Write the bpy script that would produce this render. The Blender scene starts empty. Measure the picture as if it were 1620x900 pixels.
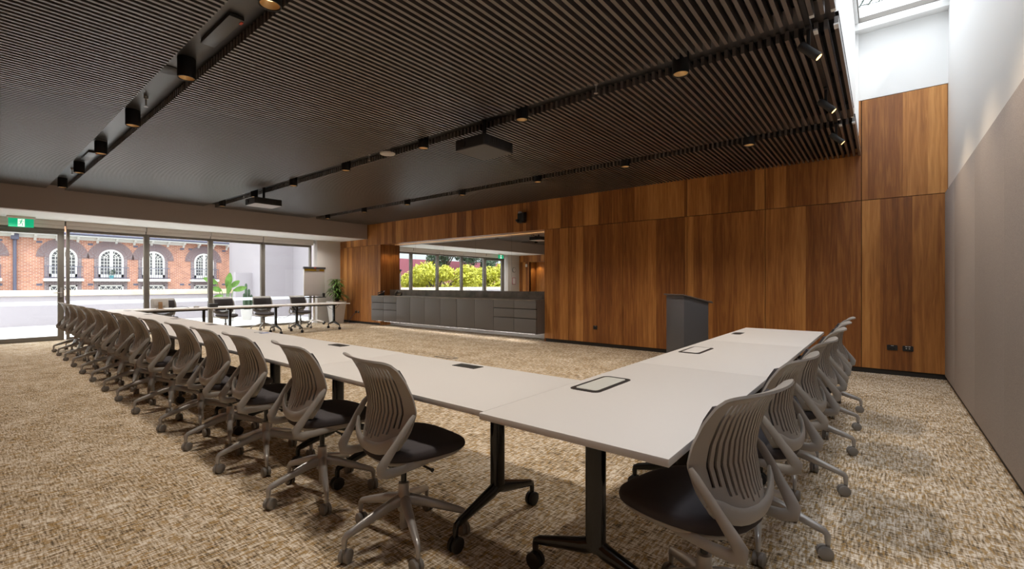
import bpy, bmesh, math, random
from mathutils import Vector, Matrix
random.seed(7)
PI = math.pi
scn = bpy.context.scene
C = scn.collection

# ---------------------------------------------------------------- camera, sky, sun, exposure
cam_d = bpy.data.cameras.new('camera'); cam = bpy.data.objects.new('camera', cam_d); C.objects.link(cam)
cam_d.sensor_width = 36; cam_d.lens = 16.0; cam_d.clip_start = 0.02; cam_d.clip_end = 300
cam_d.shift_y = -1/1620
cam.location = (0, 0, 1.28); cam.rotation_euler = (PI/2, 0, math.atan(0.814))
scn.camera = cam
scn.view_settings.view_transform = 'Standard'; scn.view_settings.look = 'None'
scn.view_settings.gamma = 1; scn.view_settings.use_curve_mapping = False
EXPOSURE = 0.55
scn.view_settings.exposure = EXPOSURE
SKY_HORIZON, SKY_ZENITH = 0.72, 4.5
SUN_E = 0.8
DOWN_W, TRACK_W, NICHE_W, SOFFIT_W = 89.0, 20.0, 7.0, 34.0
WARM = (1.0, 0.70, 0.40)

w = bpy.data.worlds.new('sky'); scn.world = w; w.use_nodes = True
nt = w.node_tree; nt.nodes.clear()
wo = nt.nodes.new('ShaderNodeOutputWorld'); bg = nt.nodes.new('ShaderNodeBackground')
tc = nt.nodes.new('ShaderNodeTexCoord'); sp = nt.nodes.new('ShaderNodeSeparateXYZ')
mr = nt.nodes.new('ShaderNodeMapRange'); mr.inputs[1].default_value = 0.0; mr.inputs[2].default_value = 1.0
mr.inputs[3].default_value = SKY_HORIZON; mr.inputs[4].default_value = SKY_ZENITH
nt.links.new(tc.outputs['Generated'], sp.inputs[0]); nt.links.new(sp.outputs['Z'], mr.inputs[0])
nt.links.new(mr.outputs[0], bg.inputs['Strength']); bg.inputs['Color'].default_value = (0.93, 0.95, 1.0, 1)
nt.links.new(bg.outputs[0], wo.inputs[0])

def light(name, kind, loc, energy, color=(1, 1, 1), rot=(0, 0, 0), parent=None, **kw):
    d = bpy.data.lights.new(name, kind); d.energy = energy; d.color = color
    for k, v in kw.items(): setattr(d, k, v)
    o = bpy.data.objects.new(name, d); C.objects.link(o); o.location = loc; o.rotation_euler = rot
    if parent: o.parent = parent
    return o
sun = light('sun', 'SUN', (0, 0, 20), SUN_E, (1.0, 0.93, 0.84), angle=math.radians(3))
sun.rotation_euler = Vector((-0.52, 0.45, -0.88)).to_track_quat('-Z', 'Y').to_euler()
# daylight portals in the real openings: they add no light, they only guide sampling
for nm, loc, rot, sx, sy in (('window_portal', (-14.50, 3.85, 1.27), (0, -PI/2, 0), 2.5, 7.2),
                             ('skylight_portal', (0.17, 3.75, 5.02), (0, 0, 0), 0.96, 8.9)):
    p = light(nm, 'AREA', loc, 1, rot=rot, shape='RECTANGLE', size=sx, size_y=sy); p.data.cycles.is_portal = True

# ---------------------------------------------------------------- materials
def nm_(name):
    m = bpy.data.materials.new(name); m.use_nodes = True
    return m, m.node_tree, m.node_tree.nodes['Principled BSDF']
def mat(name, col, rough=0.5, metal=0.0, emit=None, es=0.0, spec=0.5, bump=0.0, bscale=200.0, var=0.0, coat=0.0, croat=0.05):
    m, t, b = nm_(name)
    b.inputs['Base Color'].default_value = (*col, 1); b.inputs['Roughness'].default_value = rough
    b.inputs['Metallic'].default_value = metal; b.inputs['Specular IOR Level'].default_value = spec
    if coat: b.inputs['Coat Weight'].default_value = coat; b.inputs['Coat Roughness'].default_value = croat
    if emit: b.inputs['Emission Color'].default_value = (*emit, 1); b.inputs['Emission Strength'].default_value = es
    if bump or var:
        c = t.nodes.new('ShaderNodeTexCoord'); n = t.nodes.new('ShaderNodeTexNoise')
        n.inputs['Scale'].default_value = bscale; n.inputs['Detail'].default_value = 4
        t.links.new(c.outputs['Object'], n.inputs['Vector'])
        if bump:
            bp = t.nodes.new('ShaderNodeBump'); bp.inputs['Strength'].default_value = bump; bp.inputs['Distance'].default_value = 0.002
            t.links.new(n.outputs['Fac'], bp.inputs['Height']); t.links.new(bp.outputs[0], b.inputs['Normal'])
        if var:
            mx = t.nodes.new('ShaderNodeMixRGB'); mx.blend_type = 'MULTIPLY'; mx.inputs[0].default_value = 1
            mx.inputs[1].default_value = (*col, 1)
            r = t.nodes.new('ShaderNodeMapRange'); r.inputs[1].default_value = 0.3; r.inputs[2].default_value = 0.7
            r.inputs[3].default_value = 1 - var; r.inputs[4].default_value = 1 + var
            t.links.new(n.outputs['Fac'], r.inputs[0]); t.links.new(r.outputs[0], mx.inputs[2]); t.links.new(mx.outputs[0], b.inputs['Base Color'])
    return m
def glass(name, tint=(0.93, 0.96, 0.95)):
    m = bpy.data.materials.new(name); m.use_nodes = True; t = m.node_tree; t.nodes.clear()
    o = t.nodes.new('ShaderNodeOutputMaterial'); mx = t.nodes.new('ShaderNodeMixShader')
    tr = t.nodes.new('ShaderNodeBsdfTransparent'); tr.inputs[0].default_value = (*tint, 1)
    g = t.nodes.new('ShaderNodeBsdfGlossy'); g.inputs['Roughness'].default_value = 0.01
    f = t.nodes.new('ShaderNodeLayerWeight'); f.inputs['Blend'].default_value = 0.5
    pw = t.nodes.new('ShaderNodeMath'); pw.operation = 'POWER'; pw.inputs[1].default_value = 5; t.links.new(f.outputs['Facing'], pw.inputs[0])
    ma = t.nodes.new('ShaderNodeMath'); ma.operation = 'MULTIPLY_ADD'; ma.inputs[1].default_value = 0.7; ma.inputs[2].default_value = 0.02
    t.links.new(pw.outputs[0], ma.inputs[0]); t.links.new(ma.outputs[0], mx.inputs[0]); t.links.new(tr.outputs[0], mx.inputs[1]); t.links.new(g.outputs[0], mx.inputs[2])
    t.links.new(mx.outputs[0], o.inputs[0]); return m
def ramp(t, stops):
    r = t.nodes.new('ShaderNodeValToRGB'); e = r.color_ramp.elements
    while len(e) < len(stops): e.new(0.5)
    for el, (p, c) in zip(e, stops): el.position = p; el.color = (*c, 1)
    return r
def mapping(t, src, scale):
    mp = t.nodes.new('ShaderNodeMapping'); mp.inputs['Scale'].default_value = scale; t.links.new(src, mp.inputs['Vector']); return mp

def wood_mat(name, axis=0, stops=None, gain=1.04):
    """vertical timber boards of changing tone with fine long grain"""
    m, t, b = nm_(name); c = t.nodes.new('ShaderNodeTexCoord')
    s = t.nodes.new('ShaderNodeSeparateXYZ'); t.links.new(c.outputs['Object'], s.inputs[0])
    src = s.outputs['X'] if axis == 0 else s.outputs['Y']
    v = t.nodes.new('ShaderNodeTexVoronoi'); v.voronoi_dimensions = '1D'; v.feature = 'F1'; v.inputs['Scale'].default_value = 5.4
    oi = t.nodes.new('ShaderNodeObjectInfo'); wa = t.nodes.new('ShaderNodeMath'); wa.operation = 'MULTIPLY_ADD'; wa.inputs[1].default_value = 37.0
    t.links.new(oi.outputs['Random'], wa.inputs[0]); t.links.new(src, wa.inputs[2]); src = wa.outputs[0]
    t.links.new(src, v.inputs['W'])
    sc = t.nodes.new('ShaderNodeSeparateColor'); t.links.new(v.outputs['Color'], sc.inputs[0])
    # grain
    cm = t.nodes.new('ShaderNodeCombineXYZ'); t.links.new(src, cm.inputs[0]); t.links.new(s.outputs['Z'], cm.inputs[2])
    t.links.new(sc.outputs[1], cm.inputs[1])
    mp = mapping(t, cm.outputs[0], (15, 9, 0.9)); n = t.nodes.new('ShaderNodeTexNoise')
    n.inputs['Scale'].default_value = 1.6; n.inputs['Detail'].default_value = 5; n.inputs['Distortion'].default_value = 0.8
    t.links.new(mp.outputs[0], n.inputs['Vector'])
    mp2 = mapping(t, cm.outputs[0], (160, 9, 3)); n2 = t.nodes.new('ShaderNodeTexNoise'); n2.inputs['Scale'].default_value = 2; n2.inputs['Detail'].default_value = 3
    t.links.new(mp2.outputs[0], n2.inputs['Vector'])
    a = t.nodes.new('ShaderNodeMath'); a.operation = 'MULTIPLY_ADD'; a.inputs[1].default_value = 0.47; t.links.new(sc.outputs[0], a.inputs[0])
    a2 = t.nodes.new('ShaderNodeMath'); a2.operation = 'MULTIPLY_ADD'; a2.inputs[1].default_value = 0.72; a2.inputs[2].default_value = -0.22
    t.links.new(n.outputs['Fac'], a2.inputs[0]); t.links.new(a2.outputs[0], a.inputs[2])
    a3 = t.nodes.new('ShaderNodeMath'); a3.operation = 'MULTIPLY_ADD'; a3.inputs[1].default_value = 0.30; t.links.new(n2.outputs['Fac'], a3.inputs[0])
    t.links.new(a.outputs[0], a3.inputs[2])
    st = stops or [(0.08, (0.12, 0.042, 0.014)), (0.36, (0.25, 0.092, 0.025)), (0.60, (0.42, 0.175, 0.046)), (0.90, (0.62, 0.30, 0.090))]
    st = [(p, tuple(min(1, x*gain) for x in cc)) for p, cc in st]
    r = ramp(t, st); t.links.new(a3.outputs[0], r.inputs[0]); t.links.new(r.outputs[0], b.inputs['Base Color'])
    b.inputs['Roughness'].default_value = 0.42; b.inputs['Specular IOR Level'].default_value = 0.35
    return m

def carpet_mat():
    m, t, b = nm_('woven_carpet'); c = t.nodes.new('ShaderNodeTexCoord'); O = c.outputs['Object']
    def nz(scale, det=2, dist=0.0):
        mp = mapping(t, O, scale); n = t.nodes.new('ShaderNodeTexNoise'); n.inputs['Scale'].default_value = 1
        n.inputs['Detail'].default_value = det; n.inputs['Distortion'].default_value = dist
        t.links.new(mp.outputs[0], n.inputs['Vector']); return n.outputs['Fac']
    def op(k, x, y):
        q = t.nodes.new('ShaderNodeMath'); q.operation = k
        for i, z in enumerate((x, y)):
            if isinstance(z, (int, float)): q.inputs[i].default_value = z
            else: t.links.new(z, q.inputs[i])
        return q.outputs[0]
    along_y = nz((95, 11, 1), 3, 0.3); along_x = nz((15, 105, 1), 3, 0.3); fine = nz((230, 230, 1), 2); big = nz((3, 3, 1), 3)
    s = op('ADD', op('MULTIPLY', along_y, 0.5), op('MULTIPLY', along_x, 0.5))
    s = op('ADD', s, op('MULTIPLY', op('SUBTRACT', fine, 0.5), 0.18))
    s = op('ADD', s, op('MULTIPLY', op('SUBTRACT', big, 0.5), 0.16))
    r = ramp(t, [(0.36, (0.075, 0.058, 0.044)), (0.43, (0.22, 0.158, 0.095)), (0.475, (0.40, 0.305, 0.20)), (0.53, (0.57, 0.48, 0.37)), (0.60, (0.76, 0.69, 0.60))])
    t.links.new(s, r.inputs[0])
    # scattered ochre threads
    och = nz((60, 22, 1), 2, 0.5); o2 = ramp(t, [(0.54, (0, 0, 0)), (0.60, (1, 1, 1))]); t.links.new(och, o2.inputs[0])
    mx = t.nodes.new('ShaderNodeMixRGB'); t.links.new(op('MULTIPLY', o2.outputs[0], 0.75), mx.inputs[0]); t.links.new(r.outputs[0], mx.inputs[1])
    mx.inputs[2].default_value = (0.36, 0.22, 0.075, 1); t.links.new(mx.outputs[0], b.inputs['Base Color'])
    b.inputs['Roughness'].default_value = 0.95; b.inputs['Specular IOR Level'].default_value = 0.1
    bp = t.nodes.new('ShaderNodeBump'); bp.inputs['Strength'].default_value = 0.5; bp.inputs['Distance'].default_value = 0.004
    t.links.new(s, bp.inputs['Height']); t.links.new(bp.outputs[0], b.inputs['Normal'])
    return m

def brick_mat(name, c1, c2, mortar, axis='yz', bw=0.23, bh=0.086):
    m, t, b = nm_(name); c = t.nodes.new('ShaderNodeTexCoord'); s = t.nodes.new('ShaderNodeSeparateXYZ')
    t.links.new(c.outputs['Object'], s.inputs[0]); cm = t.nodes.new('ShaderNodeCombineXYZ')
    t.links.new(s.outputs['Y' if axis == 'yz' else 'X'], cm.inputs[0]); t.links.new(s.outputs['Z'], cm.inputs[1])
    br = t.nodes.new('ShaderNodeTexBrick'); br.inputs['Scale'].default_value = 1; br.inputs['Brick Width'].default_value = bw
    br.inputs['Row Height'].default_value = bh; br.inputs['Mortar Size'].default_value = 0.008
    br.inputs['Color1'].default_value = (*c1, 1); br.inputs['Color2'].default_value = (*c2, 1); br.inputs['Mortar'].default_value = (*mortar, 1)
    t.links.new(cm.outputs[0], br.inputs['Vector'])
    n = t.nodes.new('ShaderNodeTexNoise'); n.inputs['Scale'].default_value = 1.3; t.links.new(c.outputs['Object'], n.inputs['Vector'])
    mx = t.nodes.new('ShaderNodeMixRGB'); mx.blend_type = 'OVERLAY'; mx.inputs[0].default_value = 0.4
    t.links.new(br.outputs[0], mx.inputs[1]); t.links.new(n.outputs['Fac'], mx.inputs[2]); t.links.new(mx.outputs[0], b.inputs['Base Color'])
    b.inputs['Roughness'].default_value = 0.85
    return m
def tile_mat(name, c1, c2, mortar, bw, bh):
    m, t, b = nm_(name); c = t.nodes.new('ShaderNodeTexCoord')
    br = t.nodes.new('ShaderNodeTexBrick'); br.inputs['Scale'].default_value = 1; br.inputs['Brick Width'].default_value = bw; br.offset = 0
    br.inputs['Row Height'].default_value = bh; br.inputs['Mortar Size'].default_value = 0.004
    br.inputs['Color1'].default_value = (*c1, 1); br.inputs['Color2'].default_value = (*c2, 1); br.inputs['Mortar'].default_value = (*mortar, 1)
    t.links.new(c.outputs['Object'], br.inputs['Vector']); t.links.new(br.outputs[0], b.inputs['Base Color']); b.inputs['Roughness'].default_value = 0.7
    return m

M = dict(
    wood=wood_mat('timber_veneer', 0), wood_y=wood_mat('timber_veneer_return', 1),
    carpet=carpet_mat(),
    slat=mat('slat_dark_bronze', (0.125, 0.108, 0.098), 0.40, 0.2, spec=0.8, coat=0.8, croat=0.42),
    black=mat('black_paint', (0.010, 0.010, 0.011), 0.5), void=mat('black_plenum', (0.006, 0.006, 0.006), 0.8),
    channel=mat('channel_black_metal', (0.035, 0.035, 0.037), 0.38, 0.1, spec=0.8),
    white=mat('white_plaster', (0.80, 0.80, 0.79), 0.8, bump=0.05, bscale=300), cream=mat('cream_paint', (0.74, 0.70, 0.67), 0.75),
    bulkhead_shade=mat('shaded_bulkhead_paint', (0.38, 0.325, 0.295), 0.8), gwall=mat('warm_grey_paint', (0.56, 0.53, 0.50), 0.8),  # bulkhead tone has shade painted in, darker than its likely white paint
    felt=mat('grey_acoustic_felt', (0.40, 0.365, 0.35), 0.95, bump=0.6, bscale=260, var=0.22, spec=0.1),
    alu=mat('window_grey_metal', (0.19, 0.175, 0.155), 0.45, 0.3), blind=mat('roller_blind', (0.66, 0.62, 0.585), 0.7),
    glass=glass('window_glass'), skyglass=glass('skylight_glass', (0.96, 0.98, 0.99)),
    frost=glass('frosted_strip'),
    top=mat('white_laminate', (0.66, 0.63, 0.61), 0.5, spec=0.35), edge=mat('laminate_edge', (0.60, 0.575, 0.55), 0.5),
    leg=mat('black_gloss_metal', (0.012, 0.012, 0.013), 0.22, 0.3, coat=0.3), rubber=mat('black_rubber', (0.014, 0.014, 0.015), 0.55),
    plastic=mat('grey_chair_plastic', (0.37, 0.35, 0.325), 0.38, spec=0.45), wheel=mat('caster_grey_plastic', (0.23, 0.215, 0.20), 0.45),
    silver=mat('painted_silver', (0.43, 0.415, 0.40), 0.32, 0.45), fabric=mat('charcoal_seat_fabric', (0.060, 0.054, 0.058), 0.85, bump=0.3, bscale=500, spec=0.25),
    cab=mat('grey_cabinet_laminate', (0.145, 0.138, 0.135), 0.38, spec=0.4), stone=mat('brown_grey_stone', (0.20, 0.175, 0.155), 0.35, bscale=5, var=0.35),
    mirror=mat('mirror_silvering', (0.86, 0.88, 0.87), 0.0, 1.0),
    lect=mat('lectern_charcoal', (0.085, 0.090, 0.105), 0.36), lecttop=mat('lectern_top_bronze', (0.10, 0.080, 0.072), 0.4),
    leaf=mat('leaf_green', (0.13, 0.27, 0.05), 0.35, bscale=20, var=0.4), leaf2=mat('banana_leaf', (0.15, 0.29, 0.06), 0.4, bscale=6, var=0.3),
    yleaf=mat('yellow_green_leaf', (0.52, 0.50, 0.05), 0.6, bscale=3, var=0.3), dleaf=mat('dark_evergreen_leaf', (0.06, 0.10, 0.055), 0.6, bscale=3, var=0.4),
    bark=mat('bark', (0.12, 0.09, 0.065), 0.9), pot=mat('pale_pot', (0.62, 0.59, 0.57), 0.6), soil=mat('soil', (0.05, 0.035, 0.025), 0.95),
    green=mat('exit_green', (0.0, 0.30, 0.13), 0.5, emit=(0.0, 0.42, 0.20), es=0.55), signwhite=mat('exit_white', (0.8, 0.85, 0.8), 0.5, emit=(0.9, 1, 0.92), es=0.55),
    paper=mat('flipchart_paper', (0.78, 0.75, 0.76), 0.8), yellow=mat('yellow_strip', (0.75, 0.50, 0.04), 0.6), red=mat('red_button', (0.6, 0.06, 0.02), 0.5),
    lens=mat('warm_lens', (0.9, 0.8, 0.6), 0.4, emit=(1.0, 0.72, 0.40), es=1.3), lensb=mat('track_lens', (1, 0.8, 0.5), 0.4, emit=(1.0, 0.62, 0.20), es=3),
    brass=mat('gold_reflector', (0.75, 0.52, 0.26), 0.35, 0.6), led=mat('led_strip', (1, .7, .4), 0.5, emit=(1.0, 0.55, 0.22), es=0.6),
    ledn=mat('neutral_led', (1, 1, 1), 0.5, emit=(1.0, 0.96, 0.92), es=16.0),
    brick=brick_mat('red_brick', (0.58, 0.25, 0.155), (0.42, 0.16, 0.11), (0.66, 0.56, 0.48)),
    pbrick=brick_mat('purple_brick', (0.27, 0.21, 0.225), (0.20, 0.155, 0.175), (0.5, 0.45, 0.45)), vbrick=mat('arch_brick', (0.29, 0.225, 0.24), 0.9),
    dpane=mat('dark_pane', (0.12, 0.12, 0.13), 0.15), wpaint=mat('white_joinery', (0.82, 0.80, 0.77), 0.6), gutter=mat('blue_grey_gutter', (0.13, 0.13, 0.19), 0.5),
    tile=mat('terracotta_roof', (0.55, 0.21, 0.10), 0.8, bscale=8, var=0.3), sand=mat('sandstone_cap', (0.80, 0.66, 0.48), 0.8, bscale=3, var=0.15),
    render_=mat('grey_render', (0.38, 0.345, 0.37), 0.9, bump=0.2, bscale=60, var=0.06), maroon=mat('maroon_cladding', (0.40, 0.12, 0.16), 0.7),
    deck=tile_mat('terrace_tiles', (0.78, 0.77, 0.76), (0.72, 0.71, 0.70), (0.55, 0.54, 0.53), 0.6, 0.6), asphalt=mat('ground', (0.30, 0.29, 0.27), 0.9),
    mon=mat('monitor_white', (0.62, 0.60, 0.58), 0.4), tan=mat('stand_tan', (0.42, 0.26, 0.14), 0.5), dark=mat('device_black', (0.018, 0.017, 0.017), 0.4),
    blue=mat('blue_print', (0.06, 0.12, 0.35), 0.5), podf=mat('power_box_frame', (0.028, 0.026, 0.026), 0.35), podl=mat('power_box_lid', (0.62, 0.62, 0.58), 0.4),
    proj=mat('projector_black', (0.03, 0.03, 0.032), 0.5), projw=mat('projector_underside', (0.085, 0.078, 0.075), 0.5), projw2=mat('lit_underside_pale_screen', (0.42, 0.40, 0.41), 0.5),
    kick=mat('kick_dark', (0.018, 0.014, 0.011), 0.7), gap=mat('seam_dark', (0.008, 0.004, 0.003), 0.9), teal=mat('teal_pot', (0.10, 0.45, 0.50), 0.5),
)

_t = M['frost'].node_tree
_d = _t.nodes.new('ShaderNodeBsdfTranslucent'); _d.inputs[0].default_value = (0.9, 0.9, 0.93, 1)
_m = next(n for n in _t.nodes if n.type == 'MIX_SHADER'); _t.links.new(_d.outputs[0], _m.inputs[2])
for l in list(_t.links):
    if l.to_node == _m and l.to_socket == _m.inputs[0]: _t.links.remove(l)
_m.inputs[0].default_value = 0.55
# ---------------------------------------------------------------- mesh helpers
class MB:
    def __init__(s): s.v = []; s.f = []; s.mi = []
    def add(s, vs, fs, mi=0):
        n = len(s.v); s.v += [tuple(v) for v in vs]; s.f += [tuple(n+i for i in f) for f in fs]; s.mi += [mi]*len(fs); return s
    def box(s, a, b, mi=0, mtx=None):
        x0, y0, z0 = a; x1, y1, z1 = b
        x0, x1 = min(x0, x1), max(x0, x1); y0, y1 = min(y0, y1), max(y0, y1); z0, z1 = min(z0, z1), max(z0, z1)
        vs = [Vector(p) for p in ((x0,y0,z0),(x1,y0,z0),(x1,y1,z0),(x0,y1,z0),(x0,y0,z1),(x1,y0,z1),(x1,y1,z1),(x0,y1,z1))]
        if mtx: vs = [mtx @ v for v in vs]
        return s.add(vs, [(0,3,2,1),(4,5,6,7),(0,1,5,4),(1,2,6,5),(2,3,7,6),(3,0,4,7)], mi)
    def tube(s, pts, radii, n=12, mi=0, flat=None, up=None, caps=True):
        """sweep; flat = (a,b) scale of section in (side, up) directions"""
        pts = [Vector(p) for p in pts]
        if isinstance(radii, (int, float)): radii = [radii]*len(pts)
        rings = []; ref = Vector(up) if up else None
        for i, p in enumerate(pts):
            d = (pts[min(i+1, len(pts)-1)] - pts[max(i-1, 0)]).normalized()
            if ref is None: ref = Vector((0, 0, 1)) if abs(d.z) < 0.9 else Vector((1, 0, 0))
            u = (ref - d*ref.dot(d)).normalized(); sd = d.cross(u)
            if not up: ref = u
            r = radii[i]; fa, fb = flat if flat else (1, 1)
            rings.append([p + sd*(math.cos(2*PI*k/n)*r*fa) + u*(math.sin(2*PI*k/n)*r*fb) for k in range(n)])
        vs = [v for r in rings for v in r]; fs = []
        for i in range(len(pts)-1):
            for k in range(n):
                a = i*n+k; b = i*n+(k+1) % n; fs.append((a, b, b+n, a+n))
        if caps: fs.append(tuple(range(n))[::-1]); fs.append(tuple((len(pts)-1)*n+k for k in range(n)))
        return s.add(vs, fs, mi)
    def cyl(s, a, b, r, n=20, mi=0, r2=None): return s.tube([a, b], [r, r if r2 is None else r2], n, mi)
    def lathe(s, prof, n=24, mi=0, c=(0, 0, 0)):
        vs = []; fs = []
        for r, z in prof:
            for k in range(n): vs.append((c[0]+r*math.cos(2*PI*k/n), c[1]+r*math.sin(2*PI*k/n), c[2]+z))
        for i in range(len(prof)-1):
            for k in range(n):
                a = i*n+k; b = i*n+(k+1) % n; fs.append((a, b, b+n, a+n))
        return s.add(vs, fs, mi)
    def prism(s, outline, z0, z1, mi=0, mtx=None):
        n = len(outline); vs = [Vector((x, y, z0)) for x, y in outline] + [Vector((x, y, z1)) for x, y in outline]
        if mtx: vs = [mtx @ v for v in vs]
        return s.add(vs, [tuple(range(n))[::-1], tuple(range(n, 2*n))] + [(i, (i+1) % n, (i+1) % n+n, i+n) for i in range(n)], mi)
    def build(s, name, mats, parent=None, bevel=0.0, loc=None, rot=None, merge=False, solid=0.0, fixn=True):
        me = bpy.data.meshes.new(name); bm = bmesh.new()
        bv = [bm.verts.new(v) for v in s.v]
        for f, mi in zip(s.f, s.mi):
            try: fc = bm.faces.new([bv[i] for i in f]); fc.material_index = mi
            except ValueError: pass
        if merge: bmesh.ops.remove_doubles(bm, verts=bm.verts, dist=1e-5)
        if fixn: bmesh.ops.recalc_face_normals(bm, faces=bm.faces)
        if solid: bmesh.ops.solidify(bm, geom=bm.faces[:], thickness=solid)
        if bevel:
            es = [e for e in bm.edges if len(e.link_faces) == 2 and e.calc_face_angle(0) > 0.9]
            bmesh.ops.bevel(bm, geom=es, offset=bevel, segments=2, profile=0.6, affect='EDGES', clamp_overlap=True)
        for e in bm.edges:
            if len(e.link_faces) == 2: e.smooth = e.calc_face_angle(0) < 0.75
        for f in bm.faces: f.smooth = True
        bm.to_mesh(me); bm.free()
        for mm in (mats if isinstance(mats, (list, tuple)) else [mats]): me.materials.append(mm)
        o = bpy.data.objects.new(name, me); C.objects.link(o)
        if parent: o.parent = parent
        if loc: o.location = loc
        if rot: o.rotation_euler = rot
        return o
def tag(o, label=None, cat=None, group=None, kind=None):
    if label: o['label'] = label
    if cat: o['category'] = cat
    if group: o['group'] = group
    if kind: o['kind'] = kind
    return o
def thing(name, loc, label, cat, group=None, rz=0):
    o = bpy.data.objects.new(name, None); C.objects.link(o); o.location = loc; o.rotation_euler = (0, 0, rz); o.empty_display_size = 0.1
    return tag(o, label, cat, group)
def copy_tree(o, kids):
    """a copy of a thing with copies of its parts and their sub-parts; kids maps parent -> children"""
    c = o.copy(); C.objects.link(c)
    for ch in kids.get(o.name, ()):
        d = ch.copy(); C.objects.link(d); d.parent = c
        for g in kids.get(ch.name, ()):
            e = g.copy(); C.objects.link(e); e.parent = d
    return c
def kidmap(root):
    k = {}
    for o in list(C.objects):
        if o.parent: k.setdefault(o.parent.name, []).append(o)
    return k
def struct(o, **kw): o['kind'] = 'structure'; return o
def bx(a, b): return MB().box(a, b)
def rrect(w, h, r, n=5, cx=0, cy=0):
    out = []
    for sx, sy, a0 in ((1, 1, 0), (-1, 1, PI/2), (-1, -1, PI), (1, -1, 3*PI/2)):
        for k in range(n+1):
            a = a0 + k*PI/2/n; out.append((cx+sx*(w/2-r)+r*math.cos(a), cy+sy*(h/2-r)+r*math.sin(a)))
    return out
ORD = ['first', 'second', 'third', 'fourth', 'fifth', 'sixth', 'seventh', 'eighth', 'ninth', 'tenth', 'eleventh', 'twelfth', 'thirteenth', 'fourteenth']

# ================================================================ the setting
XR, YB, YF, XW, XC = 0.676, 8.333, -0.80, -14.53, -14.33
XBK, ZS, ZC = -12.73, 2.705, 3.15      # bulkhead face, soffit height, slat underside
XE = -0.318                             # edge of the slatted ceiling / light well
NX0, NX1, NY = -12.02, -5.85, 8.70     # niche in the back wall
struct(bx((XW-0.1, YF-0.6, -0.1), (XR+0.1, 8.95, 0.0)).build('floor', M['carpet']))
# right wall (white plaster) with grey acoustic panels
wr = struct(bx((XR, YF, 0), (XR+0.12, YB+0.1, 5.3)).build('wall_right', M['white']))
ys = [YB-0.002, 7.30, 5.815, 4.533, 3.25, 1.97, 0.69, YF+0.02]
for y1, y0 in zip(ys, ys[1:]):
    bx((0.644, y0+0.0015, 0.055), (XR, y1-0.0015, 2.495)).build('acoustic_panel', M['felt'], wr, bevel=0.008)
struct(bx((0.664, YF+0.02, 0), (XR, YB-0.003, 0.055)).build('baseboard_right', M['kick']))
# back wall carcass, split around the niche
wb = MB()
wb.box((XW-0.1, YB+0.03, 0), (NX0-0.03, YB+0.13, 5.3)); wb.box((NX1+0.03, YB+0.03, 0), (XR+0.1, YB+0.13, 5.3))
wb.box((NX0-0.03, YB+0.03, 2.52), (NX1+0.03, YB+0.13, 5.3)); wb.box((NX0-0.03, NY+0.03, 0), (NX1+0.03, NY+0.13, 2.62))
wb.box((NX0-0.06, YB+0.1, 0), (NX0-0.03, NY+0.13, 2.62)); wb.box((NX1+0.03, YB+0.1, 0), (NX1+0.06, NY+0.13, 2.62)); wb.box((NX0-.06, YB+.1, 2.55), (NX1+.06, NY+.13, 2.62))
wb = struct(wb.build('wall_back', M['gap']))
grid = [-0.236 - 1.2445*k for k in range(0, 12)]
g = 0.0042
def panel(x0, x1, z0, z1):
    if x1-x0 > 0.03: bx((x0+g, YB, z0+g), (x1-g, YB+0.03, z1-g)).build('wood_panel', M['wood'], wb)
xs = [XR] + grid + [XC]
for a, b in zip(xs, xs[1:]):
    panel(b, a, 2.49, 3.94 if b >= -0.3 else 3.20 if b > -1.5 else 3.20)
    # lower row, leaving the niche open
    if b >= NX1-0.01: panel(b, a, 0.068, 2.49)
    elif a > NX1: panel(NX1, a, 0.068, 2.49)
    if a <= NX0: panel(b, a, 0.068, 2.49)
    elif b < NX0 < a: panel(b, NX0, 0.068, 2.49)
bx((XE-0.05, YB, 3.2), (-0.242, YB+0.03, 3.94)).build('wood_panel', M['wood'], wb)
bx((XE-0.1, YB+0.001, 3.945), (XR, YB+0.03, 5.3)).build('plaster_panel', M['white'], wb)
bx((NX0-0.03, YB+0.002, 0.0), (NX0, NY, 2.52)).build('niche_side', M['wood_y'], wb)
bx((NX1, YB+0.002, 0.0), (NX1+0.03, NY, 2.52)).build('niche_side', M['wood_y'], wb)
bx((NX0, YB+0.002, 2.492), (NX1, NY, 2.52)).build('niche_soffit', M['wood'], wb)
bx((NX0, NY, 0), (NX1, NY+0.03, 1.02)).build('niche_lining', M['gwall'], wb)
k = MB(); k.box((NX1+0.02, YB+0.012, 0), (XR, YB+0.03, 0.070)); k.box((XC, YB+0.012, 0), (NX0, YB+0.03, 0.070)); struct(k.build('baseboard_back', M['kick']))
# small nib wall + white return at the window end, both corners
for s, (ya, yb) in enumerate(((7.52, YB+0.03), (YF-0.03, 0.10))):
    o = struct(bx((XW-0.12, ya, 0), (XC, yb, ZS+0.05)).build('wall_left', M['gwall']))
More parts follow.
